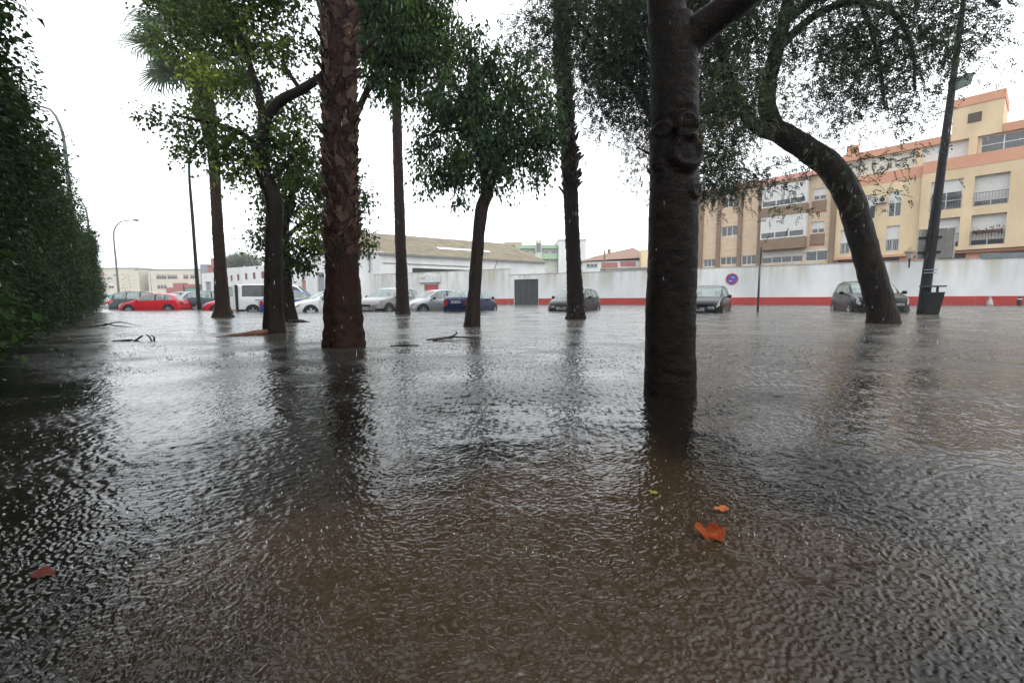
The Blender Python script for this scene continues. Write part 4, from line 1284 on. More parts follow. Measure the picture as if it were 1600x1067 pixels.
palm('palm_tree', 'dark palm trunk with ragged tufts in front of the dark grey hatchback', 14.29,
     [(900, 499, .31), (899, 470, .26), (896, 400, .225), (892, 310, .225), (888, 230, .24), (884, 170, .24), (878, 60, .24)], 13.5, bark('black_palm_bark', (.010, .008, .0065), (.021, .015, .012), 7, (1, 1, 3), .02, .5), 37, flare=.06, boots=(4.1, .05, 8.5), tufts=((4.15, 1.0), (5.0, .9), (3.9, .9)))

# ---- hedge along the left
HA, HB = np.array([-3.4, 2.5]), np.array([-27.0, 30.0])
hd = (HB - HA) / np.linalg.norm(HB - HA)
hn = np.array([hd[1], -hd[0]])                     # towards the street
if hn[0] < 0: hn = -hn
HL = np.linalg.norm(HB - HA)
hedge = thing('ivy_hedge', 'tall dark green hedge wall along the left edge', 'hedge', (HA[0], HA[1], 0), 0)
def hedge_surf(s, z):
    """offset towards the street of the leafy face"""
    q = np.stack([s * .55, z * .7, np.zeros_like(s) + 3], 1)
    return -.16 + .60 * (vnoise(q) - .35) + .25 * (vnoise(q * 2.7 + 9) - .5) + .05 * np.exp(-((z - .9) / .6) ** 2) - .25 * np.exp(-(z / .5) ** 2)
rng = np.random.default_rng(41)
HH = 3.9
hh = lambda s: HH + 1.3 * np.clip((8.5 - s) / 4.0, 0, 1)
# dark woody core
ns_, nz_ = 60, 12
V, Fc = [], []
for i in range(ns_ + 1):
    s = HL * i / ns_
    for j in range(nz_ + 1):
        z = -.4 + (float(hh(s)) - .25 + .4) * j / nz_
        o_ = float(hedge_surf(np.array([s]), np.array([max(z, 0)]))[0]) - .28
        p = hd * s + hn * o_
        V.append((p[0], p[1], z))
    for (o_, z) in ((-.9, float(hh(s)) - .3), (-1.3, -.4)):
        p = hd * s + hn * o_
        V.append((p[0], p[1], z))
m_ = nz_ + 3
for i in range(ns_):
    for j in range(m_ - 1):
        a = i * m_ + j
        Fc.append((a, a + m_, a + m_ + 1, a + 1))
Fc.append(tuple(range(m_)))
Fc.append(tuple(range(ns_ * m_, ns_ * m_ + m_))[::-1])
obj('woody_core', V, Fc, mat('hedge_core', (.012, .016, .008), (.022, .022, .012), 6, .9, bump=.05), hedge)
n = 74000
u = rng.random(n)
s = HL * u ** 1.75
z = rng.random(n) ** .9 * (hh(s) + .2 * np.sin(s * 1.3)) + .02
z = np.where(rng.random(n) < .10, hh(s) + rng.normal(0, .16, n), z)
off = hedge_surf(s, z) + rng.normal(-.03, .10, n)
topm = z > hh(s) - .15
off = np.where(topm, -rng.random(n) * 1.1 + .2, off)
sp = rng.random(n) < .03
off = np.where(sp, off + rng.random(n) * .35, off)
pos = np.stack([hd[0] * s + hn[0] * off, hd[1] * s + hn[1] * off, z], 1)
# trailing shoots that break the outline
sh_p, sh_i = [], []
for k in range(150):
    s0 = HL * rng.random() ** 2.0
    z0 = rng.choice([rng.uniform(.1, hh(s0)), rng.uniform(hh(s0) - .5, hh(s0))])
    o0 = float(hedge_surf(np.array([s0]), np.array([z0]))[0])
    d_ = np.array([*(hn * rng.uniform(.3, 1) + hd * rng.normal(0, .4)), rng.uniform(-.5, .7)])
    d_ /= np.linalg.norm(d_)
    L_ = rng.uniform(.25, .7)
    for q in np.linspace(0, 1, 16):
        c = np.array([*(hd * s0 + hn * o0), z0]) + d_ * L_ * q + np.array([0, 0, -.35 * L_ * q * q])
        sh_p.append(c + rng.normal(0, .025, 3))
pos = np.concatenate([pos, np.array(sh_p)])
n = len(pos)
out3 = np.array([hn[0], hn[1], .25])
tip = out3 * .55 + rng.normal(0, .5, (n, 3)) + np.array([0, 0, -.45])
nrm = unit(out3 * .8 + np.array([0, 0, .6]) + rng.normal(0, .45, (n, 3)))
sz = rng.uniform(.6, 1.25, n)
tv = np.clip(.28 + .5 * (vnoise(pos * 1.3) - .5) + rng.normal(0, .18, n), 0, 1)
V, T, va = leaf_arrays(pos, tip, nrm, .080 * sz, .054 * sz, tv)
o = new_obj('foliage', fast_mesh('foliage', V, T, va), LEAF_HEDGE, hedge)
o['kind'] = 'stuff'
# ================================================================== cars
def paint(name, c, metallic=.0, rough=.28, spec=.3, coat=.16):
    m = mat('paint_' + name, c, tuple(v * .93 for v in c), 1.5, rough, metallic=metallic, spec=spec, coat=coat)
    return m
def car_glass():
    m = bpy.data.materials.new('car_glass')
    m.use_nodes = True
    N, L = nodes_of(m)
    b = N['Principled BSDF']
    b.inputs['Base Color'].default_value = (.30, .35, .34, 1)      # pale base stands in for sky reflected in the glass
    b.inputs['Roughness'].default_value = .04
    b.inputs['Specular IOR Level'].default_value = .5
    tr = N.new('ShaderNodeBsdfTransparent')
    tr.inputs[0].default_value = (.80, .88, .86, 1)
    mx = N.new('ShaderNodeMixShader')
    n = N.new('ShaderNodeTexNoise')
    n.inputs['Scale'].default_value = 3
    r = N.new('ShaderNodeMapRange')
    r.inputs['To Min'].default_value = .42
    r.inputs['To Max'].default_value = .62
    L.new(n.outputs[0], r.inputs['Value'])
    L.new(r.outputs[0], mx.inputs[0])
    L.new(b.outputs[0], mx.inputs[1])
    L.new(tr.outputs[0], mx.inputs[2])
    L.new(mx.outputs[0], N['Material Output'].inputs['Surface'])
    return m
M_CGLASS = car_glass()
M_TYRE = mat('tyre_rubber', (.018, .018, .018), None, 5, .75)
M_RIM = mat('alloy', (.55, .56, .58), (.45, .46, .48), 5, .3, metallic=.7)
M_PLASTIC = mat('black_plastic', (.02, .021, .022), (.03, .03, .032), 4, .5)
M_LAMP = mat('headlamp', (.42, .44, .47), (.10, .11, .12), 14, .1, spec=.5)
M_TAIL = mat('tail_lamp', (.42, .02, .02), (.30, .015, .015), 10, .15, spec=.7)
M_PLATE = mat('number_plate', (.68, .69, .70), None, 5, .4)
M_INK = mat('plate_ink', (.04, .04, .05), None, 5, .5)
M_PBLUE = mat('plate_blue', (.03, .09, .45), None, 5, .4)
M_CHROME = mat('chrome', (.65, .66, .68), None, 5, .12, metallic=1.0)
M_SEAT = mat('seat_cloth', (.06, .06, .065), (.09, .085, .08), 5, .85)

# spec: heights measured from the road; x from the nose backwards
SPECS = {
 'hatch': dict(L=3.98, W=1.69, top=[(0, .58), (.06, .68), (.25, .78), (.6, .87), (1.0, .96), (1.35, 1.16), (1.72, 1.38), (2.1, 1.445), (2.6, 1.45), (3.1, 1.40), (3.42, 1.33), (3.66, 1.14), (3.86, .97), (3.94, .86), (3.98, .62)],
      belt=[(0, .55), (.25, .74), (1.0, .88), (2, .91), (3.3, .96), (3.9, .88), (3.98, .6)], cowl=1.0, rf=1.72, rr=3.42, rb=3.86, sw=(1.28, 3.44), b=2.42, c=3.02, wheels=(.76, 3.24), r=.315, seams=(1.22, 2.44, 3.06)),
 'sedanhatch': dict(L=4.15, W=1.70, top=[(0, .56), (.06, .66), (.3, .76), (.7, .86), (1.15, .95), (1.5, 1.16), (1.9, 1.36), (2.3, 1.42), (2.8, 1.41), (3.2, 1.33), (3.5, 1.2), (3.8, 1.05), (3.98, .99), (4.1, .9), (4.15, .6)],
      belt=[(0, .53), (.3, .72), (1.15, .87), (2, .9), (3.4, .95), (4.05, .88), (4.15, .58)], cowl=1.15, rf=1.9, rr=3.1, rb=3.86, sw=(1.42, 3.4), b=2.6, c=3.15, wheels=(.82, 3.38), r=.31, seams=(1.36, 2.62, 3.2)),
 'suv': dict(L=4.40, W=1.83, top=[(0, .66), (.06, .82), (.25, .92), (.6, .99), (1.15, 1.07), (1.5, 1.30), (1.85, 1.50), (2.3, 1.585), (3.0, 1.59), (3.6, 1.54), (3.95, 1.44), (4.15, 1.22), (4.3, 1.05), (4.36, .95), (4.40, .7)],
      belt=[(0, .64), (.25, .86), (1.15, .98), (2, 1.02), (3.6, 1.09), (4.25, 1.0), (4.40, .68)], cowl=1.15, rf=1.85, rr=3.95, rb=4.26, sw=(1.4, 3.9), b=2.55, c=3.25, wheels=(.86, 3.52), r=.345, seams=(1.36, 2.58, 3.34)),
 'estate': dict(L=4.45, W=1.76, top=[(0, .6), (.06, .7), (.3, .8), (.7, .9), (1.1, .98), (1.45, 1.2), (1.8, 1.44), (2.3, 1.53), (3.3, 1.53), (3.9, 1.48), (4.12, 1.36), (4.28, 1.1), (4.38, .95), (4.45, .6)],
      belt=[(0, .58), (.3, .76), (1.1, .9), (2, .94), (3.8, .99), (4.35, .9), (4.45, .58)], cowl=1.1, rf=1.8, rr=4.0, rb=4.3, sw=(1.4, 4.0), b=2.5, c=3.3, wheels=(.82, 3.55), r=.32, seams=(1.32, 2.52, 3.36)),
 'van': dict(L=4.95, W=1.94, top=[(0, .7), (.06, .88), (.3, 1.02), (.75, 1.12), (.95, 1.2), (1.25, 1.5), (1.62, 1.83), (1.95, 1.93), (3.0, 1.96), (4.3, 1.96), (4.85, 1.93), (4.92, 1.88), (4.95, 1.80)],
      belt=[(0, .68), (.3, .95), (.9, 1.10), (2, 1.16), (4.5, 1.18), (4.9, 1.18), (4.95, 1.17)], cowl=.95, rf=1.62, rr=4.9, rb=4.94, sw=(1.25, 4.62), b=2.18, c=3.5, wheels=(.95, 4.05), r=.345, seams=(1.3, 2.2, 3.42)),
}
def lerp_poly(pl, x):
    xs, zs = zip(*pl)
    return float(np.interp(x, xs, zs))

def car(name, label, pos, head, kind, pm, sink=.36, lower=None, grille=True, scale=1.0, plate='front', wheel=M_RIM, trim=None, open_door=False, emblem=True, group='cars parked in the floodwater'):
    """pos: centre on the water; head: direction of the nose"""
    sp = SPECS[kind]
    L_, W_ = sp['L'], sp['W'] / 2
    root = thing(name, label, 'van' if kind == 'van' else 'car', (pos[0], pos[1], -sink), atan2(head[1], head[0]), group)
    root.scale = (scale, scale, scale)
    X = lambda x: L_ / 2 - x
    xs = {p[0] for p in sp['top']} | {p[0] for p in sp['belt']} | {sp['cowl'], sp['rf'], sp['rr'], sp['rb'], *sp['sw'], .14, .42, L_ - .12, L_ - .3}
    for s_ in sp['seams']: xs |= {s_, s_ + .014}
    xs |= {sp['b'] - .045, sp['b'] + .045, sp['c'] - .03, sp['c'] + .03}
    xs = sorted(x for x in xs if 0 <= x <= L_)
    xs = [x for i, x in enumerate(xs) if i == 0 or x - xs[i - 1] > .004]
    wpl = [(0, .70), (.05, .80), (.2, .905), (.5, .97), (.9, 1.0), (L_ - 1.0, 1.0), (L_ - .4, .965), (L_ - .12, .91), (L_, .80)]
    if kind == 'van': wpl = [(0, .74), (.05, .84), (.2, .93), (.5, .98), (.9, 1.0), (L_ - .3, 1.0), (L_ - .06, .985), (L_, .97)]
    rows = []
    for x in xs:
        zt, zb, w = lerp_poly(sp['top'], x), lerp_poly(sp['belt'], x), W_ * lerp_poly(wpl, x)
        zb = min(zb, zt - .02)
        g = zt - zb
        s_ = min(max(g / .34, 0), 1)
        mixv = lambda a, b: a + (b - a) * s_
        y6 = mixv(.84 * w, .955 * w - (.30 if kind != 'van' else .17) * g)
        rows.append([(.80 * w, .16), (.965 * w, .24), (1.0 * w, .46), (.992 * w, .46 + (zb - .46) * .55), (.958 * w, zb),
                     (mixv(.935 * w, .948 * w), zb + mixv(.45 * g, .03)), (y6, zt - mixv(.018, .055)), (y6 - mixv(.10 * w, .055), zt - mixv(.010, .015)), ((y6 - .055) * .5, zt + .002), (0, zt + .008)])
    K = 10
    parts = {}
    def face(part, pts):
        parts.setdefault(part, MB()).add(pts, [tuple(range(len(pts)))])
    n = len(xs)
    for side in (1, -1):
        for i in range(n - 1):
            xa, xb = xs[i], xs[i + 1]
            mid = (xa + xb) / 2
            for k in range(K - 1):
                part = 'body'
                glassy = sp['sw'][0] <= mid <= sp['sw'][1]
                if k == 5 and glassy and min(rows[i][6][1] - rows[i][5][1], rows[i + 1][6][1] - rows[i + 1][5][1]) > .07:
                    inpil = abs(mid - sp['b']) < .046 or abs(mid - sp['c']) < .031
                    part = 'pillar' if inpil else ('side_window_l%d' % (mid > sp['b']) if side > 0 else 'side_window_r%d' % (mid > sp['b']))
                    if kind == 'van' and mid > sp['c'] and False: part = 'body'
                elif k >= 7 and sp['cowl'] <= mid <= sp['rf']: part = 'windscreen'
                elif k >= 7 and sp['rr'] <= mid <= sp['rb'] and kind != 'van': part = 'rear_window'
                elif k in (2, 3, 4) and any(s_ <= mid <= s_ + .014 for s_ in sp['seams']): part = 'door_gap'
                elif k == 3 and .05 < mid < .30: part = 'headlight_l' if side > 0 else 'headlight_r'
                elif k == 4 and .1 < mid < .40: part = 'headlight_l' if side > 0 else 'headlight_r'
                elif k in ((3, 4) if kind != 'van' else (3, 4, 5)) and mid > L_ - (.34 if kind != 'van' else .13): part = 'tail_light_l' if side > 0 else 'tail_light_r'
                elif k <= 1: part = 'sill'
                q = [(X(xa), side * rows[i][k][0], rows[i][k][1]), (X(xb), side * rows[i + 1][k][0], rows[i + 1][k][1]), (X(xb), side * rows[i + 1][k + 1][0], rows[i + 1][k + 1][1]), (X(xa), side * rows[i][k + 1][0], rows[i][k + 1][1])]
                if k == K - 2: pass
                face(part, q if side < 0 else q[::-1])
    for i, x, sg_ in ((0, 0, 1), (n - 1, L_, -1)):
        half = rows[i]
        pts = [(X(x), y, z) for y, z in half] + [(X(x), -y, z) for y, z in half[-2::-1]]
        face('body', pts if sg_ < 0 else pts[::-1])
    mats = {'body': pm, 'pillar': M_PLASTIC, 'windscreen': M_CGLASS, 'rear_window': M_CGLASS, 'door_gap': M_PLASTIC, 'sill': lower or pm}
    for p, mb in parts.items():
        if p.startswith('side_window'): m_ = M_CGLASS; nm = 'side_window'
        elif p.startswith('headlight'): m_ = M_LAMP; nm = 'headlight'
        elif p.startswith('tail_light'): m_ = M_TAIL; nm = 'tail_light'
        else: m_ = mats[p]; nm = p
        o = mb.build(nm, m_, root, True)
        import bmesh
        bm = bmesh.new()
        bm.from_mesh(o.data)
        bmesh.ops.remove_doubles(bm, verts=bm.verts, dist=.0008)
        bmesh.ops.recalc_face_normals(bm, faces=bm.faces) if nm != 'body' else None
        bm.to_mesh(o.data)
        bm.free()
        for f in o.data.polygons: f.use_smooth = True
        o.data.set_sharp_from_angle(angle=radians(42))
    # wheels in dark arches
    r = sp['r']
    for wx in sp['wheels']:
        wl_ = W_ * lerp_poly(wpl, wx)
        for side in (1, -1):
            yo = side * (wl_ + .004)
            mb = MB()
            V, Fc, N_ = [], [], 18
            for j, (rad, yy) in enumerate(((r + .075, yo - side * .05), (r + .075, yo + side * .012), (r + .03, yo + side * .012), (.02, yo - side * .012))):
                for q in range(N_ + 1):
                    a = pi * q / N_
                    V.append((X(wx) + rad * cos(a), yy, max(.0, r + rad * sin(a))))
            for j in range(3):
                for q in range(N_):
                    a = j * (N_ + 1) + q
                    Fc.append((a, a + 1, a + N_ + 2, a + N_ + 1))
            mb.add(V, Fc).build('wheel_arch', lower or M_PLASTIC if kind == 'suv' else M_PLASTIC, root)
            t = MB()
            prof = [(r * .64, .014), (r * .70, .022), (r * .93, .018), (r, -.02), (r, -.17), (r * .6, -.19)]
            V, Fc, N_ = [], [], 24
            for q in range(N_):
                a = 2 * pi * q / N_
                for (rad, yy) in prof: V.append((X(wx) + rad * cos(a), yo + side * yy, r + rad * sin(a)))
            m_ = len(prof)
            for q in range(N_):
                for j in range(m_ - 1):
                    a, b_ = q * m_ + j, ((q + 1) % N_) * m_ + j
                    Fc.append((a, b_, b_ + 1, a + 1))
            wo = t.add(V, Fc).build('wheel', M_TYRE, root, True)
            rm = MB().disc((X(wx), yo - side * .01, r), r * .645, 24, 'y', .02)
            rm.build('brake_disc', M_PLASTIC, wo)
            rm = MB().disc((X(wx), yo + side * .012, r), r * .17, 12, 'y', .02)
            for q in range(5):
                a = 2 * pi * q / 5 + .3
                c_, s_ = cos(a), sin(a)
                wi, wo_ = .042, .060
                for rr0, rr1 in ((r * .1, r * .66),):
                    y0, y1 = yo + side * .003, yo + side * .016
                    Vq = [(X(wx) + rr0 * c_ - wi * s_, y1, r + rr0 * s_ + wi * c_), (X(wx) + rr0 * c_ + wi * s_, y1, r + rr0 * s_ - wi * c_), (X(wx) + rr1 * c_ + wo_ * s_, y1, r + rr1 * s_ - wo_ * c_), (X(wx) + rr1 * c_ - wo_ * s_, y1, r + rr1 * s_ + wo_ * c_)]
                    Vq += [(v[0], y0, v[2]) for v in Vq]
                    rm.add(Vq, [(0, 1, 2, 3), (4, 7, 6, 5), (0, 4, 5, 1), (1, 5, 6, 2), (2, 6, 7, 3), (3, 7, 4, 0)])
            rm.build('rim', wheel, wo)
    # mirrors, handles, number plates, grille, seats, floor
    bz = lerp_poly(sp['belt'], sp['sw'][0])
    for side in (1, -1):
        V, Fc = tube([(X(sp['sw'][0] + .10), side * (W_ * .95), bz + .03), (X(sp['sw'][0] + .08), side * (W_ + .04), bz + .06), (X(sp['sw'][0] + .10), side * (W_ + .10), bz + .09), (X(sp['sw'][0] + .11), side * (W_ + .19), bz + .09), (X(sp['sw'][0] + .12), side * (W_ + .215), bz + .085)], [.018, .025, .075, .07, .03], 10)
        obj('wing_mirror', V, Fc, trim or M_PLASTIC, root, True)
        for hx in (sp['b'] - .12, sp['c'] + .12):
            if kind == 'van' and hx > sp['c']: continue
            MB().box(X(hx) - .09, X(hx) + .09, side * (W_ * .975) - .02, side * (W_ * .975) + .02, bz - .12, bz - .09).build('door_handle', trim or M_PLASTIC, root)
    fz = .46 + (lerp_poly(sp['belt'], .05) - .46)
    hw = W_ * .70
    if grille:
        gm = MB().box(X(0) - .02, X(0) + .012, -hw * .52, hw * .52, fz - .13, fz - .015)
        go = gm.build('grille', M_PLASTIC, root)
        for k in range(3):
            MB().box(X(0) + .012, X(0) + .02, -hw * .50, hw * .50, fz - .115 + .035 * k, fz - .105 + .035 * k).build('grille_bar', M_CHROME if trim is None else M_PLASTIC, go)
        if emblem:
            MB().disc((X(0) + .024, 0, fz - .07), .055, 14, 'x', .012).build('emblem', M_CHROME, go)
    MB().box(X(0) - .02, X(0) + .014, -hw * .85, hw * .85, .22, .36).build('lower_intake', M_PLASTIC, root)
    zr = .72 if kind not in ('suv', 'van') else .86
    for end, zp in ((1, .40), (-1, zr)):
        xq = X(0) + .018 if end > 0 else X(L_) - .012
        po = MB().box(xq - .006, xq + .006, -.26, .26, zp, zp + .115).build('number_plate', M_PLATE, root)
        xf = xq + end * .009
        MB().box(xf - .002, xf + .002, *( (-.26, -.215) if end < 0 else (.215, .26)), zp + .002, zp + .113).build('blue_band', M_PBLUE, po)
        gl = MB()
        for k, c in enumerate((-.16, -.11, -.06, -.01, .07, .12, .17)):
            c = c * end * -1
            h0 = .03 + .006 * ((k * 7) % 3)
            gl.box(xf - .002, xf + .002, c - .017, c + .017, zp + .022, zp + .022 + .07)
        gl.build('plate_characters', M_INK, po)
    zt_ = lerp_poly(sp['belt'], L_ - .1)
    for side in (1, -1):
        y0, y1 = sorted((side * W_ * .56, side * W_ * .79))
        if kind != 'van':
            MB().box(X(L_) - .022, X(L_) + .030, y0, y1, zt_ - .26, zt_ - .02).build('rear_lamp', M_TAIL, root)
        y0, y1 = sorted((side * W_ * .40, side * W_ * .69))
        MB().add([(X(0) + .004, y0, fz - .12), (X(0) + .004, y1, fz - .12), (X(0) + .004, y1, fz - .02), (X(0) + .004, y0, fz - .02), (X(0) + .014, y0 + .02, fz - .10), (X(0) + .014, y1 - .02, fz - .10), (X(0) + .014, y1 - .02, fz - .04), (X(0) + .014, y0 + .02, fz - .04)],
                 [(4, 5, 6, 7), (0, 1, 5, 4), (1, 2, 6, 5), (2, 3, 7, 6), (3, 0, 4, 7)]).build('headlight_lens', M_LAMP, root)
    if kind != 'van':
        MB().box(X(L_) - .03, X(L_) + .01, -W_ * .70, W_ * .70, .34, .40).build('rear_bumper_strip', M_PLASTIC, root)
    MB().box(X(L_ - .25), X(.5), -W_ * .86, W_ * .86, .50, .56).build('cabin_floor', M_PLASTIC, root)
    for side in (1, -1):
        cx = X(sp['b'] - .05)
        s_ = MB()
        y0 = side * W_ * .45
        s_.add([(cx + .12, y0 - .23, .55), (cx + .12, y0 + .23, .55), (cx - .10, y0 + .20, bz + .12), (cx - .10, y0 - .20, bz + .12), (cx - .02, y0 - .23, .55), (cx - .02, y0 + .23, .55), (cx - .2, y0 + .18, bz + .12), (cx - .2, y0 - .18, bz + .12)], [(0, 1, 2, 3), (5, 4, 7, 6), (0, 4, 5, 1), (3, 2, 6, 7), (1, 5, 6, 2), (4, 0, 3, 7)])
        s_.box(cx - .21, cx - .12, y0 - .12, y0 + .12, bz + .15, bz + .33)
        s_.build('seat', M_SEAT, root)
    MB().box(X(sp['cowl'] + .55), X(sp['cowl'] + .1), -W_ * .8, W_ * .8, bz - .2, bz + .02).build('dashboard', M_PLASTIC, root)
    return root, sp, X, W_

def near(px, py, Y=None):
    q = G(px, py) if Y is None else P(px, py, Y)
    return np.array([q[0], q[1]])
def hv(x, y):
    v = np.array([x, y], float)
    return v / np.linalg.norm(v)

P_BLACK = paint('black', (.003, .0032, .004), 0, .25, .12, .05)
P_DGREY = paint('dark_grey', (.024, .0225, .024), .2, .28, .15, .06)
P_NAVY = paint('navy', (.005, .015, .060), 0, .25, .12, .05)
P_BLUE = paint('blue', (.03, .085, .40), .2, .25)
P_SILVER = paint('silver', (.42, .44, .46), .6, .28)
P_SAND = paint('silver_sand', (.30, .29, .275), .4, .28)
P_WHITE = paint('white', (.74, .75, .76), 0, .3)
P_REDC = paint('red', (.60, .012, .025), 0, .25)
P_SLATE = paint('slate', (.05, .075, .11), .3, .25)
P_TEAL = paint('charcoal', (.04, .05, .052), .3, .3)

car('parked_car', 'black crossover car with wheels deep in water behind the leaning tree', near(1357, 488, 18.9) + hv(.5, .9) * .6, hv(-.40, -.915), 'suv', P_BLACK, .31, lower=M_PLASTIC, trim=P_BLACK)
car('parked_car', 'black hatchback with bright headlights right of the nearest trunk', near(1103, 488, 20.1), hv(-.52, -.855), 'hatch', P_BLACK, .31)
car('parked_car', 'dark grey hatchback behind the palm trunk with ragged tufts', near(899, 486, 23.6), hv(-.46, -.89), 'hatch', P_DGREY, .31)
car('parked_car', 'dark blue hatchback seen from behind, beside the slim round crowned tree', near(738, 486, 24.6), hv(.30, .955), 'sedanhatch', P_NAVY, .31, scale=1.0)
car('parked_car', 'silver hatchback parked between the dark blue car and the silver crossover', near(678, 486, 26.0), hv(-.72, -.69), 'hatch', P_SILVER, .31)
car('parked_car', 'silver crossover car with chrome grille right of the shaggy palm', near(610, 486, 26.2), hv(-.36, -.93), 'suv', P_SAND, .31, lower=M_PLASTIC)
car('parked_car', 'white hatchback half hidden behind the shaggy palm trunk', near(514, 486, 24.9), hv(-.74, -.67), 'hatch', P_WHITE, .31)
car('parked_car', 'bright blue hatchback seen from behind left of the white hatchback', near(468, 486, 26.2), hv(.85, .52), 'hatch', P_BLUE, .31)
van_root, vsp, VX, VW = car('passenger_van', 'white passenger van with its rear door open behind two trunks', near(377, 486, 28.0) + hv(.97, .24) * 2.5, hv(.97, .24), 'van', P_WHITE, .38, lower=M_PLASTIC, scale=1.0)
for q in van_root.children:
    if q.name.startswith('side_window'):
        q.data.materials.clear()
        q.data.materials.append(mat('tinted_glass', (.03, .035, .036), (.06, .065, .066), 3, .06, spec=.4))
# open rear door, hinged at the right hand rear corner and swung out behind the van
dr = MB().box(VX(vsp['L']) - .90, VX(vsp['L']) - .02, -VW * .98, -VW * .98 + .06, .45, 1.22)
dr.box(VX(vsp['L']) - .90, VX(vsp['L']) - .78, -VW * .98, -VW * .98 + .06, 1.22, 1.88).box(VX(vsp['L']) - .12, VX(vsp['L']) - .02, -VW * .98, -VW * .98 + .06, 1.22, 1.88).box(VX(vsp['L']) - .78, VX(vsp['L']) - .12, -VW * .98, -VW * .98 + .06, 1.78, 1.88)
dro = dr.build('open_rear_door', P_WHITE, van_root)
MB().box(VX(vsp['L']) - .78, VX(vsp['L']) - .12, -VW * .98 + .02, -VW * .98 + .04, 1.22, 1.78).build('pane', M_CGLASS, dro)
MB().box(VX(vsp['L']) - .01, VX(vsp['L']) + .14, -VW - .012, -VW * .97, .42, 1.9).build('rear_corner_trim', M_PLASTIC, van_root)
MB().box(VX(3.9), VX(2.4), -VW * 1.006, -VW * .99, 1.00, 1.03).build('sliding_rail', M_PLASTIC, van_root)
car('parked_car', 'red car nose just visible left of the slender palm, behind the van', near(317, 485, 30.6) + hv(.83, .55) * 2.0, hv(-.83, -.55), 'hatch', P_REDC, .31)
car('parked_car', 'slate blue crossover seen from behind between the red hatchback and the palm', near(337, 482, 36.0), hv(.72, .69), 'suv', P_SLATE, .36, lower=M_PLASTIC, scale=1.08)
car('parked_car', 'bright red hatchback in full side view, far left', near(243, 484, 32.8), hv(-.985, -.17), 'hatch', P_REDC, .31, trim=P_REDC)
car('parked_car', 'charcoal estate car behind the bright red hatchback', near(236, 480, 37.0), hv(.97, .25), 'estate', P_TEAL, .36, scale=1.13)
car('parked_car', 'pale silver estate roof showing behind the rear of the bright red hatchback', near(284, 480, 39.5), hv(-.97, -.25), 'estate', P_SILVER, .36, scale=1.12)
car('parked_car', 'silver car end showing beside the blue recycling container', near(203, 478, 42), hv(.55, .83), 'hatch', P_SILVER, .36)
# ================================================================== street furniture
M_POST = mat('galvanised_dark', (.006, .0065, .007), (.014, .014, .0145), 5, .5, spec=.1)
M_LAMPGREY = mat('lamp_grey', (.17, .18, .19), (.13, .14, .15), 5, .5)
# tall dark pole with the sign back and the litter bin
lp0 = G(1441, 491)
lp = thing('lamp_post', 'dark leaning lamp post with a litter bin, right of the black crossover', 'lamp post', (lp0[0], lp0[1], 0))
topv = P(1507, -10, 16.3) - np.array([lp0[0], lp0[1], 0])
pts = [np.array([0, 0, -.45]), np.array([0, 0, .0]), topv * .25, topv * .5, topv, topv * 1.08]
pp, rr = smooth_path(pts, [.165, .16, .145, .12, .07, .065], .4)
V, Fc = tube(pp, rr, 16)
obj('pole', V, Fc, M_POST, lp, True)
MB().tube([topv * 1.07, topv * 1.09 + np.array([-.5, -.1, .25]), topv * 1.09 + np.array([-1.4, -.3, .3])], [.06, .05, .045], 8).build('bracket_arm', M_POST, lp, True)
MB().box(topv[0] * 1.09 - 2.0, topv[0] * 1.09 - 1.35, -.45, -.15, topv[2] * 1.09 + .22, topv[2] * 1.09 + .36).build('lantern', M_LAMPGREY, lp)
fl = topv * (7.75 / topv[2])
mb = MB().add([(fl[0] + a, fl[1] - .12 + b, fl[2] + c) for a, b, c in ((-.02, -.1, -.28), (.42, -.1, -.1), (.42, .1, -.1), (-.02, .1, -.28), (.02, -.1, .16), (.5, -.1, .30), (.5, .1, .30), (.02, .1, .16))], [(0, 3, 2, 1), (4, 5, 6, 7), (0, 1, 5, 4), (1, 2, 6, 5), (2, 3, 7, 6), (3, 0, 4, 7)])
mb.build('floodlight', mat('grey_green_metal', (.10, .13, .115), None, 4, .5), lp)
for z in (1.42, 1.52): MB().disc((.02 + topv[0] * z / topv[2], 0, z), .182, 16, 'z', .03).build('strap', mat('blue_tape', (.30, .36, .48), None, 5, .5), lp)
sp_ = thing('road_sign', 'rectangular road sign seen from behind on the dark lamp post', 'sign', (lp0[0] + .12, lp0[1] + .02, 0), radians(-32))
MB().box(-.30, .62, .18, .21, 1.92, 2.92).build('panel', mat('sign_back', (.24, .235, .22), (.18, .17, .16), 3, .55), sp_)
MB().box(-.33, -.295, .17, .22, 1.90, 2.94).box(.615, .65, .17, .22, 1.90, 2.94).build('rim', mat('sign_rim', (.45, .46, .47), None, 3, .4), sp_)
MB().box(-.3, .3, .14, .18, 2.6, 2.66).box(-.3, .3, .14, .18, 2.1, 2.16).build('bracket', M_POST, sp_)
bn = thing('litter_bin', 'black litter bin hanging on the dark lamp post at water level', 'bin', (lp0[0] + .06, lp0[1] - .05, 0), radians(-6))
mb = MB().add([(-.14, -.24, -.06), (.24, -.24, -.04), (.24, .14, -.04), (-.14, .14, -.06), (-.12, -.28, .74), (.36, -.28, .76), (.36, .18, .76), (-.12, .18, .74)], [(0, 3, 2, 1), (0, 1, 5, 4), (1, 2, 6, 5), (2, 3, 7, 6), (3, 0, 4, 7), (4, 5, 6, 7)])
mb.build('basket', mat('bin_black', (.007, .008, .008), (.013, .014, .014), 6, .5, spec=.1), bn)
MB().box(-.14, .40, -.28, .18, .93, .98).build('lid', mat('bin_grey', (.05, .05, .05), None, 4, .4), bn)
MB().box(-.05, .0, -.02, .03, .75, .93).build('lid_support', M_POST, bn)
MB().box(.3, .35, -.02, .03, .75, .93).build('lid_support', M_POST, bn)

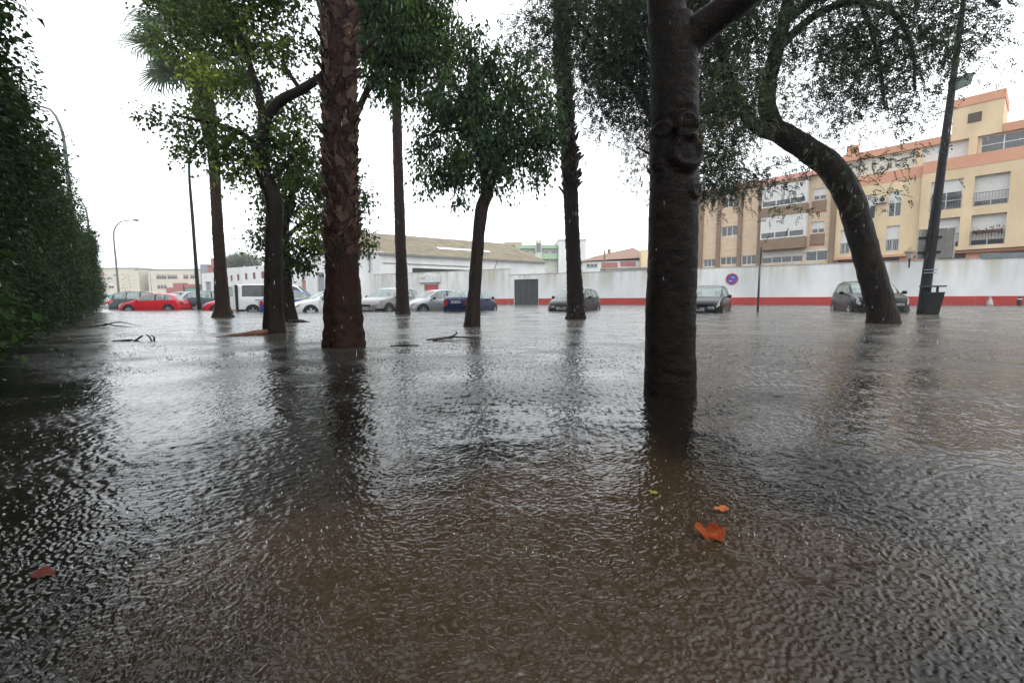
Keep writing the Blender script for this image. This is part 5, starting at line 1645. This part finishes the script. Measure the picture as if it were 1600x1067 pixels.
sgp = G(1184, 487)
ss_ = thing('road_sign', 'thin sign post seen edge-on in front of the white wall', 'sign', (sgp[0], sgp[1], 0), radians(64))
MB().tube([(0, 0, -.45), (0, 0, 2.72)], [.045, .045], 10).build('post', mat('green_grey_post', (.11, .13, .12), None, 4, .4, metallic=.4), ss_, True)
MB().box(-.22, .22, -.06, -.04, 2.05, 2.72).build('panel', mat('sign_back', (.24, .235, .22)), ss_)

def street_lamp(x, y, h, reach, label, side=1.0, r=.07, lean=0.0, m=None):
    t = thing('street_lamp', label, 'street lamp', (x, y, 0), 0, 'curved street lamps')
    pts = [(0, 0, -.45), (lean * .5, 0, h * .5), (lean, 0, h * .80), (lean + side * reach * .10, 0, h * .91), (lean + side * reach * .42, 0, h * .985), (lean + side * reach, 0, h)]
    pp, rr = smooth_path(pts, [r * 1.25, r, r * .8, r * .7, r * .6, r * .5], .3)
    V, Fc = tube(pp, rr, 10)
    obj('pole', V, Fc, m or M_LAMPGREY, t, True)
    e = pts[-1]
    V, Fc = tube([(e[0] - side * .05, 0, e[2]), (e[0] + side * .15, 0, e[2] + .03), (e[0] + side * .5, 0, e[2] + .02), (e[0] + side * .72, 0, e[2])], [.05, .12, .13, .03], 10)
    lh = obj('lantern', V, Fc, m or M_LAMPGREY, t, True)
    MB().disc((e[0] + side * .4, 0, e[2] - .11), .1, 12, 'z', .04).build('lens', M_WFRAME, lh)
    return t
a = P(187, 474, 52)
street_lamp(a[0], 52, 9.55, 2.3, 'grey curved street lamp standing over the blue recycling container', 1.0, .10)
a = P(311, 480, 32)
street_lamp(a[0], 32, 11.6, -2.4 * -1, 'dark tall street lamp rising into leaves left of the slender palm', 1.0, .10, m=M_POST)
a = P(126, 480, 18)
street_lamp(a[0], 18, 8.0, 1.0, 'grey curved street lamp rising above the hedge top', -1.0, .07)
a = P(150, 480, 33)
street_lamp(a[0], 33, 8.1, 1.6, 'smaller distant street lamp behind the hedge end', -1.0, .07)
a = P(238, 470, 85)
street_lamp(a[0], 85, 6.2, 2.2, 'faint pale street lamp in front of the long cream building', -1.0, .06, m=mat('pale_lamp', (.30, .30, .29)))

# wall lantern in front of the yellow building
ln = P(1421, 408, 31.2)
wl_ = thing('wall_lantern', 'old fashioned lantern peeping over the wall before the yellow building', 'lantern', (ln[0], ln[1], 2.9))
V, Fc = tube([(0, 0, -.4), (0, 0, .1), (0, 0, .2)], [.05, .05, .09], 8)
obj('post', V, Fc, M_DARK, wl_, True)
V, Fc = tube([(0, 0, .2), (0, 0, .62)], [.15, .30], 6)
obj('glass_body', V, Fc, mat('frosted_glass', (.42, .40, .34), None, 3, .3), wl_)
V, Fc = tube([(0, 0, .62), (0, 0, .68), (0, 0, .84), (0, 0, .95)], [.38, .36, .12, .03], 6)
obj('cap', V, Fc, M_BRO, wl_)

# bollard and pale bag against the wall
wp = wall_point(33.8, .9)
bo = thing('bollard', 'short dark bollard with a pale ring before the red wall base', 'bollard', wp)
V, Fc = tube([(0, 0, -.4), (0, 0, .42), (0, 0, .48), (0, 0, .53)], [.11, .105, .10, .05], 14)
obj('post', V, Fc, mat('bollard_dark', (.05, .045, .06), None, 4, .5), bo, True)
MB().disc((0, 0, .36), .114, 14, 'z', .05).build('reflective_ring', M_WFRAME, bo)
wp = wall_point(32.6, .5)
bg = thing('rubbish_bag', 'small pale knotted bag standing against the red wall base', 'bag', wp)
rngb = random.Random(3)
V, Fc = trunk_mesh([(0, 0, -.4), (0, 0, .0), (.02, 0, .2), (.01, 0, .38), (0, 0, .46), (.02, 0, .53)], [.15, .18, .15, .07, .03, .05], 16, .22, 6, .05, 3)
obj('sack', V, Fc, mat('pale_plastic', (.40, .39, .36), (.3, .29, .27), 6, .4), bg, True)
MB().disc((.0, 0, .45), .042, 10, 'z', .03).build('knot', mat('knot_grey', (.35, .35, .33)), bg)

# recycling container
bc = near(176, 478, 50)
rc = thing('recycling_container', 'blue and black recycling container near the hedge end', 'container', (bc[0], bc[1], -.2), radians(12))
mb = MB().add([(-.75, -.5, 0), (.75, -.5, 0), (.75, .5, 0), (-.75, .5, 0), (-.95, -.62, 1.15), (.95, -.62, 1.15), (.95, .62, 1.15), (-.95, .62, 1.15)], [(0, 3, 2, 1), (0, 1, 5, 4), (1, 2, 6, 5), (2, 3, 7, 6), (3, 0, 4, 7)])
mb.build('body', mat('container_dark', (.035, .05, .065), None, 3, .5), rc)
V, Fc = [], []
for i in range(9):
    an = pi * i / 8
    for x in (-1.0, 1.0): V.append((x, -.64 * cos(an), 1.16 + .36 * sin(an)))
Fc = [(2 * i, 2 * i + 1, 2 * i + 3, 2 * i + 2) for i in range(8)] + [tuple(range(0, 18, 2))[::-1], tuple(range(1, 18, 2))]
obj('lid', V, Fc, mat('container_blue', (.06, .20, .30), (.05, .17, .26), 3, .45), rc)
MB().box(-.1, .45, -.66, -.59, .45, 1.0).build('label_panel', mat('container_label', (.12, .30, .55), (.45, .5, .55), 4, .5), rc)
MB().box(-.7, .55, -.69, -.62, 1.2, 1.32).build('slot', M_PLASTIC, rc)

# ================================================================== floating debris
def floating_leaf(px, py, size, col, label, seed, curl=.35, pointy=1.0):
    """a lobed leaf, blade curled up along one side"""
    r = random.Random(seed)
    c = G(px, py)
    n = 30
    V = [(0, 0, .006)]
    for f in (.45, .8, 1.0):
        for k in range(n):
            a = 2 * pi * k / n
            lobe = .72 + .22 * abs(cos(1.5 * (a - pi) + .3 * seed)) ** 1.5 + .10 * sin(a * 2 + seed) + .05 * (k % 2)
            rad = size * lobe * (1.25 if abs(a - pi) > 2.4 else 1.0) * f
            x, y = rad * cos(a) * pointy, rad * sin(a) * .85
            z = .004 + curl * size * (max(0, y / size + .1) ** 2 * 1.2 + .35 * max(0, -x / size) ** 2) + .10 * size * sin(a * 5 + seed) * f * f
            V.append((x, y - curl * size * .35 * max(0, y / size) ** 2, max(z, -.002)))
    Fc = [(0, 1 + k, 1 + (k + 1) % n) for k in range(n)]
    for j in range(2):
        Fc += [(1 + j * n + k, 1 + (j + 1) * n + k, 1 + (j + 1) * n + (k + 1) % n, 1 + j * n + (k + 1) % n) for k in range(n)]
    t = thing('floating_leaf', label, 'leaf', (c[0], c[1], .001), r.uniform(-.5, .5), 'dead leaves floating on the water')
    obj('blade', V, Fc, mat('leaf_' + col[0], col[1], col[2], 30, .45, bump=.004, bscale=60, spec=.08), t)
    MB().tube([(-size * .5, 0, .006), (-size * .9, .004, .004), (-size * 1.3, .012, .0)], [.0016, .0014, .001], 5).build('stalk', mat('leaf_stalk', (.06, .025, .012)), t)
floating_leaf(1108, 840, .030, ('rust', (.20, .036, .008), (.09, .016, .005)), 'rust red curled leaf, larger of the two floating right of the shoal', 1, 1.5, 1.25)
floating_leaf(1127, 798, .019, ('orange', (.30, .085, .03), (.2, .055, .018)), 'small pale orange leaf floating just beyond the rust red one', 2, .6, 1.4)
floating_leaf(1020, 771, .015, ('yellow', (.17, .17, .03), (.12, .13, .03)), 'tiny yellow green leaf floating below the nearest trunk', 3, .2)
floating_leaf(66, 897, .024, ('wine', (.07, .012, .007), (.045, .01, .006)), 'dull red leaf half sunk in the dark water at lower left', 4, .1, 1.4)

M_STICK = mat('wet_stick', (.016, .013, .012), (.03, .023, .02), 8, .4)
def stick(px, py, label, pieces, seed, extra=None):
    r = random.Random(seed)
    c = G(px, py)
    t = thing('floating_branch', label, 'branch', (c[0], c[1], 0), 0, 'broken branches floating on the water')
    for k, pl in enumerate(pieces):
        pts = [np.array(p) for p in pl]
        pp, rr = smooth_path(pts, [.016] + [.014] * (len(pts) - 2) + [.005], .08)
        V, Fc = trunk_mesh(pp, rr, 7, .2, 20, .05, 0)
        obj('twig', V, Fc, M_STICK, t, True)
    return t
stick(148, 512, 'dark broken branch floating near the hedge, farthest left', [[(-.35, 0, .0), (0, .1, .03), (.2, .1, .09), (.5, .05, .04), (.75, .2, .0)], [(.1, .1, .03), (.35, .3, .12), (.9, .3, .02)]], 1)
stick(208, 533, 'dark forked branch with a torn stump floating left of the forked tree', [[(-.35, 0, -.005), (-.1, .05, .015), (.1, .02, .0)], [(.02, 0, .0), (.10, .05, .07), (.16, .02, .09)], [(.30, .02, -.02), (.26, .03, .06), (.22, .0, .11)], [(.33, .02, -.02), (.33, .03, .06), (.29, .0, .10)]], 2)
stick(703, 531, 'dark twiggy branch floating before the round crowned tree', [[(-.38, 0, 0), (-.15, .05, .025), (0, .1, .035), (.25, .1, .03), (.5, .12, .0)], [(-.12, .05, .02), (.02, .0, .05), (.1, .1, .10), (.06, .2, .14)], [(-.25, -.15, .0), (-.1, -.1, .03), (.05, 0, .02)]], 3)
stick(634, 541, 'short dark twig floating just right of the shaggy palm', [[(-.22, 0, -.003), (0, .02, .015), (.2, 0, .008)]], 4)
# palm stalk lying against the forked tree
a0, a1 = G(337, 527), G(418, 522)
ps = thing('palm_stalk', 'long reddish palm stalk lying in the water against the forked trunk', 'palm stalk', (a0[0], a0[1], 0))
dv = a1 - a0
pp, rr = smooth_path([(0, 0, -.01), dv * .4 + np.array([0, 0, .01]), dv * .8 + np.array([0, 0, .03]), dv + np.array([0, 0, .05])], [.02, .045, .06, .05], .06)
V, Fc = trunk_mesh(pp, rr, 10, .1, 8, .05, 0)
obj('stalk', V, Fc, mat('red_stalk', (.17, .065, .035), (.07, .03, .02), 5, .45), ps, True)
a0 = G(470, 503.5)
ps2 = thing('palm_stalk', 'short dark stalk afloat beside the light green tree base', 'palm stalk', (a0[0], a0[1], 0))
V, Fc = trunk_mesh([(-.35, 0, .03), (0, 0, .03), (.25, .05, .0)], [.04, .05, .01], 8, .1, 8, .05, 0)
obj('stalk', V, Fc, M_STICK, ps2, True)

# ================================================================== falling rain and splashes
def water_drop_material():
    m = bpy.data.materials.new('rain_drop')
    m.use_nodes = True
    N, L = nodes_of(m)
    b = N['Principled BSDF']
    b.inputs['Base Color'].default_value = (.78, .82, .86, 1)
    b.inputs['Roughness'].default_value = .08
    b.inputs['IOR'].default_value = 1.333
    tr = N.new('ShaderNodeBsdfTransparent')
    mx = N.new('ShaderNodeMixShader')
    mx.inputs[0].default_value = .72
    L.new(b.outputs[0], mx.inputs[1])
    L.new(tr.outputs[0], mx.inputs[2])
    L.new(mx.outputs[0], N['Material Output'].inputs['Surface'])
    return m
M_DROP = water_drop_material()
def drops(name, C, R, H, lean, label):
    """slim drops: a four sided spindle each"""
    n = len(C)
    up_ = np.stack([lean[:, 0], lean[:, 1], np.ones(n)], 1)
    a = C + up_ * (H / 2)[:, None]
    b = C - up_ * (H / 2)[:, None]
    mids = []
    for k in range(4):
        an = k * pi / 2 + .4
        mids.append(C - up_ * (H * .15)[:, None] + np.stack([R * cos(an), R * sin(an), 0 * R], 1))
    V = np.stack([a, b] + mids, 1).reshape(-1, 3)
    i = np.arange(n)[:, None] * 6
    T = []
    for k in range(4):
        T.append(i + np.array([[0, 2 + k, 2 + (k + 1) % 4]]))
        T.append(i + np.array([[1, 2 + (k + 1) % 4, 2 + k]]))
    T = np.concatenate(T, 1).reshape(-1, 3)
    o = new_obj(name, fast_mesh(name, V, T), M_DROP)
    o['kind'] = 'stuff'
    o['label'] = label
    return o
rng = np.random.default_rng(77)
n = 4600
Yd = 2.2 + 15 * rng.random(n) ** 1.1
C = np.stack([(rng.random(n) * 2 - 1) * (1.3 * Yd + .5), Yd, rng.random(n) * (.8 + .72 * Yd)], 1)
drops('rain', C, rng.uniform(.0008, .0019, n), rng.uniform(.018, .045, n), np.stack([rng.normal(.05, .04, n), rng.normal(0, .04, n)], 1), 'rain drops falling over the flooded street')
n = 5200
Yd = 1.1 + 17 * rng.random(n) ** 1.3
C = np.stack([(rng.random(n) * 2 - 1) * (1.2 * Yd + .4), Yd, np.zeros(n)], 1)
h = rng.uniform(.004, .011, n) * np.where(rng.random(n) < .08, 1.7, 1)
C[:, 2] = h * .25
drops('rain_splashes', C, rng.uniform(.0008, .0022, n), h, rng.normal(0, .15, (n, 2)), 'small splashes where rain drops hit the water')

# little craters and crowns thrown up where drops have just struck
n = 17000
Yd = 1 / (1 / 24 + (1 / 4.2 - 1 / 24) * rng.random(n) ** 1.25)
cx_ = (rng.random(n) * 2 - 1) * (1.2 * Yd + .4)
rr_ = rng.uniform(.005, .013, n) * (.3 + .12 * Yd)
hh_ = rr_ * rng.uniform(.2, .5, n) + .002
ring = []
for k in range(6):
    an = k * pi / 3
    ring.append(np.stack([cx_ + rr_ * np.cos(an) * 1.2, Yd + rr_ * np.sin(an), np.full(n, -.006) - .034 * np.clip((Yd - 21) / 6, 0, 1)], 1))
apex = np.stack([cx_, Yd, hh_], 1)
V = np.stack([apex] + ring, 1).reshape(-1, 3)
i_ = np.arange(n)[:, None] * 7
T = np.concatenate([i_ + np.array([[0, 1 + k, 1 + (k + 1) % 6]]) for k in range(6)], 1).reshape(-1, 3)
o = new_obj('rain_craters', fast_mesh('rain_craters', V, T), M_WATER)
o.data.polygons.foreach_set('use_smooth', [True] * len(o.data.polygons))
o['kind'] = 'stuff'
o['label'] = 'dark water crowns raised by rain drops across the flood'

# ================================================================== rain haze
hz = MB().box(-306, 306, -306, 306, -1.5, 19.0).build('haze', None)
hz['kind'] = 'stuff'
hz['label'] = 'pale rain haze filling the air'
hm = bpy.data.materials.new('rain_haze')
hm.use_nodes = True
N, L = nodes_of(hm)
N.remove(N['Principled BSDF'])
pv = N.new('ShaderNodeVolumePrincipled')
pv.inputs['Color'].default_value = (.93, .95, .97, 1)
pv.inputs['Density'].default_value = HAZE
pv.inputs['Anisotropy'].default_value = 0.2
L.new(pv.outputs[0], N['Material Output'].inputs['Volume'])
hz.data.materials.append(hm)
